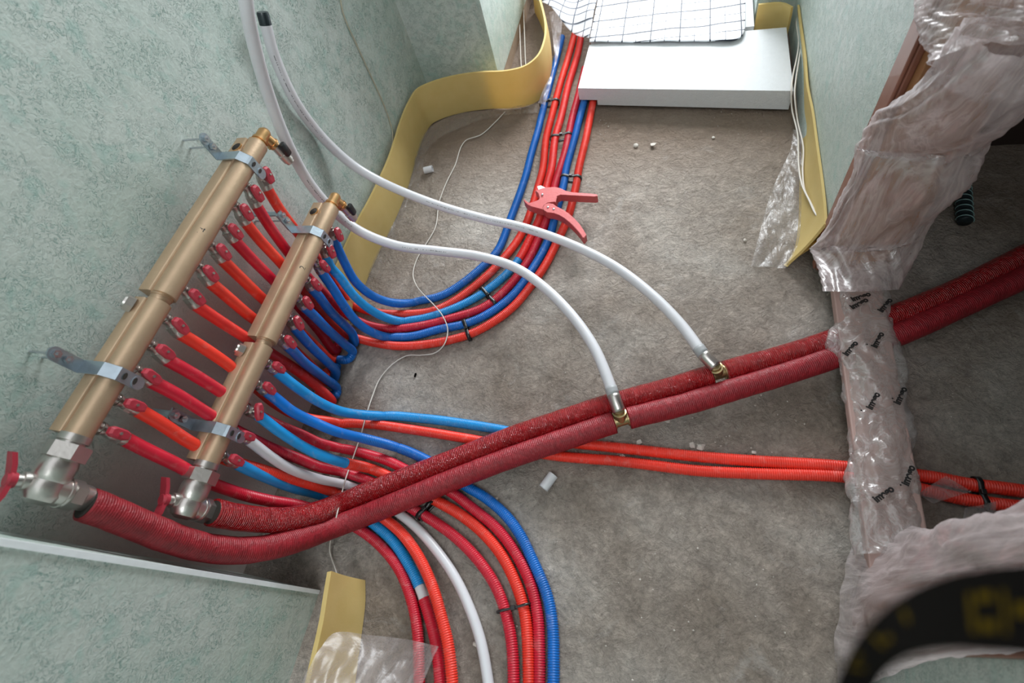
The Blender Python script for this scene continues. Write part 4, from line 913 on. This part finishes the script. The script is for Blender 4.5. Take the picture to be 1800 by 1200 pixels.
# ------------------------------------------------------------------ pipe cutter
def cutter():
    Z1, Z0 = 0.060, 0.036
    s = 200 / 1714
    def C(pts, z): return [tuple(P(880 + x * s, 300 + y * s, z)[:2]) for x, y in pts]
    jaw = [(345, 440), (352, 420), (380, 450), (430, 480), (480, 470), (580, 430), (588, 400), (565, 340), (520, 300), (560, 283), (640, 256), (720, 245), (820, 241), (900, 258), (980, 298), (1080, 320), (1370, 342), (1450, 352), (1462, 380), (1420, 390), (1050, 372), (900, 362), (850, 385), (838, 430), (830, 468), (780, 472), (710, 482), (655, 520), (635, 560), (640, 585), (560, 565), (480, 545), (410, 515), (370, 480)]
    body = prism('pipe_cutter', C(jaw, Z1), Z0, Z1, 'cutter_red', None, 0.0012)
    tag(body, 'red pipe cutter lying open across the curved pipe bundle', 'pipe cutter')
    lever = [(640, 540), (638, 570), (655, 600), (700, 628), (800, 640), (880, 668), (960, 715), (1050, 790), (1130, 870), (1190, 940), (1238, 1010), (1260, 1010), (1292, 965), (1245, 880), (1190, 800), (1110, 712), (1020, 635), (930, 575), (850, 538), (790, 495), (720, 482), (665, 500)]
    lv = prism('lower_handle', C(lever, Z1 + .002), Z0 + .002, Z1 + .002, 'cutter_red', body, 0.0012)
    blade = [(550, 228), (600, 212), (680, 250), (720, 262), (640, 275), (575, 300)]
    prism('blade', C(blade, Z1 - .004), Z0 + .012, Z1 - .006, 'steel', body)
    ch = [(890, 378), (1455, 395), (1462, 425), (880, 410)]
    prism('handle_channel', C(ch, Z0 + .004), Z0 - .001, Z0 + .012, 'cutter_dark', body)
    for q in ((712, 550), (800, 578), (628, 358)):
        p = Vector(P(880 + q[0] * s, 300 + q[1] * s, Z1 + .002)); bm = bmesh.new(); lathe_bm(bm, p - Vector((0, 0, .003)), (0, 0, 1), [(0, .0032), (.004, .0032), (.0052, .0022), (.0056, .0005)], 14); done('rivet', bm, 'steel', body)
    zz = [(655, 258), (680, 300), (700, 330)]
    return body
cutter()

# ------------------------------------------------------------------ cable ties
def tie(c1, c2, label, wide=0.0046, tail=None, z=0.0115):
    """a black strap looped around two neighbouring pipes at pixel centres c1 and c2"""
    a = P(*c1, z); b = P(*c2, z); d = b - a; L_ = np.linalg.norm(d); d /= L_; up = np.array([0, 0, 1.0]); r = RS + .0022
    loop = []
    for th in np.linspace(-90, 90, 12): loop.append(b + r * (d * math.cos(math.radians(th)) + up * math.sin(math.radians(th))))
    mid = (a + b) / 2; loop.append(mid + up * (r * 0.55))
    for th in np.linspace(90, 270, 12): loop.append(a + r * (d * math.cos(math.radians(th)) + up * math.sin(math.radians(th))))
    loop = np.array(loop); loop[:, 2] = np.maximum(loop[:, 2], 0.001)
    side = np.cross(d, up); V = []; F = []; n = len(loop); cen = mid
    for p in loop:
        o = p - cen; o = o / (np.linalg.norm(o) + 1e-9) * .0022
        V += [p - side * wide, p + side * wide, p + side * wide + o, p - side * wide + o]
    for i in range(n):
        j = (i + 1) % n
        for k in range(4): F.append((4 * i + k, 4 * i + (k + 1) % 4, 4 * j + (k + 1) % 4, 4 * j + k))
    bm = bmesh.new(); bm.from_mesh(mesh(V, F))
    o = link('cable_tie', from_bm(bm), 'black_plastic'); tag(o, label, 'cable tie')
    bm = bmesh.new(); q = mid + up * (r * 0.9); M4 = Matrix.Translation(q) @ Matrix([[d[0], side[0], 0, 0], [d[1], side[1], 0, 0], [d[2], side[2], 1, 0], [0, 0, 0, 1]])
    box_bm(bm, (-.0045, -.004, -.004), (.0045, .004, .004), .0008); bmesh.ops.transform(bm, matrix=M4, verts=bm.verts); link('tie_head', from_bm(bm), 'black_plastic', o, False)
    if tail:
        t = [q] + [P(*u, .022) for u in tail]; pth, _ = catmull(t, .004); link('tie_tail', tube_mesh(pth, .0014, 6), 'black_plastic', o)
    return o
tie((956, 183), (976, 180), 'black cable tie nearest the foam curl, holding the blue pipe to its red neighbour')
tie((975, 243), (998, 239), 'black cable tie around two red pipes between the foam curl and the cutter')
tie((993, 313), (1014, 314), 'black cable tie just beyond the cutter around a blue and a red pipe')
tie((850, 512), (868, 532), 'dusty black cable tie around the light blue and crimson pipes in the bend')
tie((818, 570), (824, 590), 'dusty black cable tie around the outer blue and orange pipes in the bend')
tie((742, 903), (756, 888), 'black cable tie half hidden at the edge of the dull insulated pipe', tail=[(738, 908), (742, 916)])
tie((886, 1073), (922, 1064), 'black cable tie joining the crimson and orange ribbed pipes near the camera', wide=0.0022)
tie((1717, 852), (1727, 882), 'black cable tie around the two orange-red pipes past the threshold', wide=0.0045)

# ------------------------------------------------------------------ cords
def cord(name, pts, r, mat, label, cat='cord'):
    path, _ = catmull(pts, 0.006); o = link(name, tube_mesh(path, r, 8), mat); tag(o, label, cat); return o
tw = [((888, 196), .004), ((870, 215), .004), ((845, 237), .004), ((820, 246), .004), ((811, 257), .004), ((800, 290), .004), ((785, 320), .004), ((772, 355), .004), ((765, 400), .004), ((748, 430), .004), ((733, 455), .004), ((726, 480), .006), ((731, 500), .018), ((745, 518), .03), ((762, 535), .03), ((778, 555), .03), ((787, 580), .03), ((781, 605), .028), ((765, 620), .012), ((740, 624), .004), ((715, 625), .004), ((690, 640), .004), ((668, 665), .006), ((655, 695), .02), ((645, 725), .03), ((634, 765), .028), ((622, 800), .028), ((608, 840), .035), ((600, 870), .06), ((592, 905), .072), ((582, 945), .045), ((580, 970), .01), ((590, 1001), .012), ((598, 1030), .012)]
cord('twine', [P(*q, z) for q, z in tw], 0.0016, 'cord_white', 'thin white cord wandering over the floor and all the pipes')
cord('wall_cable', [WX(*q, XL + .003) for q in [(594, -30), (604, 25), (630, 85), (655, 140), (677, 190), (690, 232), (689, 262)]], 0.0017, 'cord_beige', 'thin beige cable hanging down the green wall into the foam strip', 'cable')
cord('white_cable', [P(*q, z) for q, z in [((1406, 4), .078), ((1400, 35), .078), ((1404, 75), .077), ((1400, 104), .077), ((1394, 132), .078), ((1391, 160), .078), ((1392, 190), .045), ((1402, 235), .03), ((1404, 290), .03)]] + [P(1410, 325, .05), P(1422, 351, .07), P(1437, 380, .09), P(1452, 390, .10)], 0.0022, 'cord_white', 'white cable running beside the side-wall foam, passing over the board corner', 'cable')
cord('white_cable', [P(*q, z) for q, z in [((1412, 6), .078), ((1406, 40), .078), ((1408, 78), .078), ((1404, 108), .078), ((1399, 140), .078), ((1397, 168), .075), ((1402, 212), .042), ((1412, 258), .035), ((1411, 300), .035)]] + [P(1414, 332, .05), P(1425, 356, .07), P(1439, 382, .09), P(1452, 393, .10)], 0.0022, 'cord_white', 'second white cable nearer the foam strip, joining the other at the door post', 'cable')
for k, dx in enumerate((0, 8)):
    cord('white_cable', [P(912 + dx, 12, .04), P(914 + dx, 60, .03), P(916 + dx, 112, .01), P(918 + dx, 130, .006)], 0.0018, 'cord_white', ['white cable standing behind the foam curl, nearer the brown skirting', 'white cable standing behind the foam curl, nearer the curl end'][k], 'cable')

# ------------------------------------------------------------------ scraps and crumbs
def offcut(px, d, ln, r, label):
    a = P(*px, r + .001); t = Vector((math.cos(d), math.sin(d), 0)); a = Vector(a)
    bm = bmesh.new(); seg = 20
    q = t.to_track_quat('Z', 'Y').to_matrix(); u, v = q.col[0], q.col[1]
    rings = []
    for s, rr in ((0, r * .72), (0, r), (ln, r), (ln, r * .72)):
        rings.append([bm.verts.new(a + t * (s - ln / 2) + (u * math.cos(2 * math.pi * k / seg) + v * math.sin(2 * math.pi * k / seg)) * rr) for k in range(seg)])
    for i in range(4):
        for k in range(seg): bm.faces.new([rings[i][k], rings[i][(k + 1) % seg], rings[(i + 1) % 4][(k + 1) % seg], rings[(i + 1) % 4][k]])
    o = done('pipe_offcut', bm, 'white_pipe', None, 30); tag(o, label, 'pipe offcut')
offcut((964, 846), math.radians(62), 0.036, 0.0112, 'short white pipe offcut lying on bare concrete below the insulated pipes')
offcut((753, 298), math.radians(15), 0.030, 0.0112, 'short white pipe offcut lying on the floor near the long foam strip')
def chips():
    spots = [((1216, 782), .007, 'pale concrete chip'), ((1232, 785), .009, 'x'), ((1174, 738), .006, 'x'), ((1124, 778), .006, 'x'), ((1094, 802), .006, 'x'), ((1325, 794), .005, 'x'), ((1118, 255), .008, 'x'), ((1148, 254), .009, 'x'), ((925, 176), .004, 'x'), ((872, 878), .007, 'x'), ((834, 1130), .006, 'x'), ((1254, 242), .005, 'x'), ((1310, 422), .005, 'x')]
    for i, (px, r, _) in enumerate(spots):
        bm = bmesh.new(); bmesh.ops.create_icosphere(bm, subdivisions=1, radius=r)
        for v in bm.verts:
            v.co *= 1 + 0.9 * noise.noise(v.co * 120 + Vector((i * 3.1, 0, 0))); v.co.z *= 0.55
        bmesh.ops.rotate(bm, verts=bm.verts, matrix=Matrix.Rotation(i * 1.3, 3, 'Z')); p = P(*px, r * .35); bmesh.ops.translate(bm, verts=bm.verts, vec=p)
        o = link('concrete_chip', from_bm(bm), 'crumb_pale', None, False)
        tag(o, 'small pale chip of debris lying loose on the concrete floor', 'debris', 'loose pale chips on the concrete floor')
    bm = bmesh.new(); rr = random.Random(4)
    V = []; F = []
    cl = [((805, 345), 16, 46), ((1200, 790), 60, 60), ((1020, 640), 200, 90), ((1290, 190), 50, 22), ((1060, 220), 30, 40), ((985, 150), 14, 25), ((1380, 700), 120, 40), ((480, 985), 40, 40), ((900, 500), 260, 120), ((1250, 500), 200, 90), ((1120, 980), 220, 70), ((1690, 700), 100, 40), ((1000, 250), 40, 40), ((740, 660), 80, 40)]
    for (cx, cy), sp, cnt in cl:
        for _ in range(cnt):
            x = rr.gauss(cx, sp * .6); y = rr.gauss(cy, sp * .45)
            r = rr.choice([.0009, .0012, .0016, .0022]); p = P(x, y, r * .4)
            if p[0] < XL + .02 or p[0] > 2 or (abs(p[0] - XR) < .05): continue
            if p[1] > YB - .03 and (p[0] < XP + .02 or p[0] > XR - .08): continue
            b = len(V); s = [rr.uniform(.6, 1.2) for _ in range(6)]
            for k, dd in enumerate(((1, 0, 0), (0, 1, 0), (-1, 0, 0), (0, -1, 0), (0, 0, .7), (0, 0, -.4))): V.append(p + np.array(dd) * r * s[k])
            F += [(b, b + 1, b + 4), (b + 1, b + 2, b + 4), (b + 2, b + 3, b + 4), (b + 3, b, b + 4), (b + 1, b, b + 5), (b + 2, b + 1, b + 5), (b + 3, b + 2, b + 5), (b, b + 3, b + 5)]
    o = link('concrete_crumbs', mesh(V, F), 'crumb_pale', None, False); tag(o, 'fine pale crumbs and grit scattered over the rough concrete floor', 'debris', kind='stuff')
chips()
def scrap():
    bm = bmesh.new(); bmesh.ops.create_icosphere(bm, subdivisions=1, radius=.007)
    for v in bm.verts: v.co.x *= .5; v.co.z *= .4; v.co.y *= 1.1
    bmesh.ops.translate(bm, verts=bm.verts, vec=P(730, 659, .003)); o = link('black_scrap', from_bm(bm), 'rubber_black', None, False); tag(o, 'tiny black scrap on the floor beside the thin white cord', 'scrap')
scrap()

# ------------------------------------------------------------------ adjacent room: spiral conduit
def conduit():
    a = np.array(P(1690, 398, 0.0)); top = np.array(WX(1693, 340, float(a[0]) + 0.0));
    b_ = np.array(P(1692, 318, .016)); path = np.linspace(a + [0, 0, .0165], [b_[0], b_[1], .0165], 160); rad = 0.014 + 0.0022 * np.abs(np.sin(np.linspace(0, 8 * np.pi, 160)))
    o = link('corrugated_conduit', tube_mesh(path, rad, 20), 'conduit_dark'); tag(o, 'dark ribbed conduit piece lying on the floor behind the wrapped post', 'conduit')
    # spiral light edge
    th = np.linspace(0, 8 * 2 * np.pi, 300); fr = (th / th[-1])[:, None]; ax = path[-1] - path[0]; ax = ax / np.linalg.norm(ax); sd = np.cross(ax, [0, 0, 1]); sp = path[0] * (1 - fr) + path[-1] * fr + .0160 * (np.cos(th)[:, None] * sd + np.sin(th)[:, None] * np.array([0, 0, 1.0])) + ax * .001
    link('spiral_rib', tube_mesh(sp, .0012, 6), 'conduit_edge', o)
conduit()

# wooden sill end seen past the pier
o = box('wood_block', (XP - 0.004, 2.31, 0.0), (-0.53, 2.5, 0.24), 'tan_wood'); tag(o, 'brown wooden block standing past the pier behind the foam curl', 'wood block')

# ------------------------------------------------------------------ camera strap (hangs just below the lens)
def strap():
    outer = [(1440, 1330), (1458, 1255), (1480, 1195), (1510, 1133), (1550, 1083), (1600, 1042), (1667, 1012), (1733, 998), (1800, 990), (1900, 985), (2050, 990)]
    inner = [(1490, 1330), (1515, 1255), (1535, 1195), (1560, 1166), (1590, 1150), (1633, 1142), (1683, 1140), (1750, 1145), (1800, 1150), (1900, 1165), (2050, 1190)]
    def at(q, d): r = ray(*q); return CAMP + r * (d / FPX)
    n = 80
    A, ia = catmull([at(q, .120 - .0005 * k) for k, q in enumerate(outer)], .002); C, ic = catmull([at(q, .111 - .0004 * k) for k, q in enumerate(inner)], .002)
    t = np.linspace(0, 10, n); A = np.stack([np.interp(t, ia, A[:, k]) for k in range(3)], 1); C = np.stack([np.interp(t, ic, C[:, k]) for k in range(3)], 1)
    mid = (A + C) / 2; ax = np.gradient(mid, axis=0); nn = np.cross(C - A, ax); nn /= np.linalg.norm(nn, axis=1)[:, None]
    V = []; 
    for i in range(n): V += [A[i] - nn[i] * .001, C[i] - nn[i] * .001, C[i] + nn[i] * .001, A[i] + nn[i] * .001]
    F = [(4 * i + k, 4 * i + (k + 1) % 4, 4 * i + 4 + (k + 1) % 4, 4 * i + 4 + k) for i in range(n - 1) for k in range(4)] + [(0, 1, 2, 3), (4 * n - 1, 4 * n - 2, 4 * n - 3, 4 * n - 4)]
    bm = bmesh.new(); bm.from_mesh(mesh(V, F)); o = sharp(link('camera_strap', from_bm(bm), 'rubber_black'), 30); tag(o, 'blurred black camera strap with dull yellow lettering hanging close to the lens', 'camera strap')
    sgn = 1.0 if (nn[40] @ (CAMP - mid[40])) > 0 else -1.0
    def patch(i0, i1, u0, u1):
        V = []; F = []
        for i in range(i0, i1 + 1):
            for u in (u0, u1): V.append(A[i] * (1 - u) + C[i] * u + nn[i] * sgn * .0014)
        for k in range(i1 - i0): F.append((2 * k, 2 * k + 1, 2 * k + 3, 2 * k + 2))
        link('yellow_lettering', mesh(V, F), 'strap_yellow', o, False)
    for (a, b, u, v) in ((18, 19, .3, .8), (20, 22, .3, .45), (27, 28, .3, .75), (29, 31, .55, .7), (36, 37, .25, .5), (50, 51, .3, .8), (52, 55, .3, .42), (52, 55, .65, .78), (57, 58, .3, .8), (60, 63, .45, .6), (64, 65, .3, .8)):
        patch(a, b, u, v)
strap()
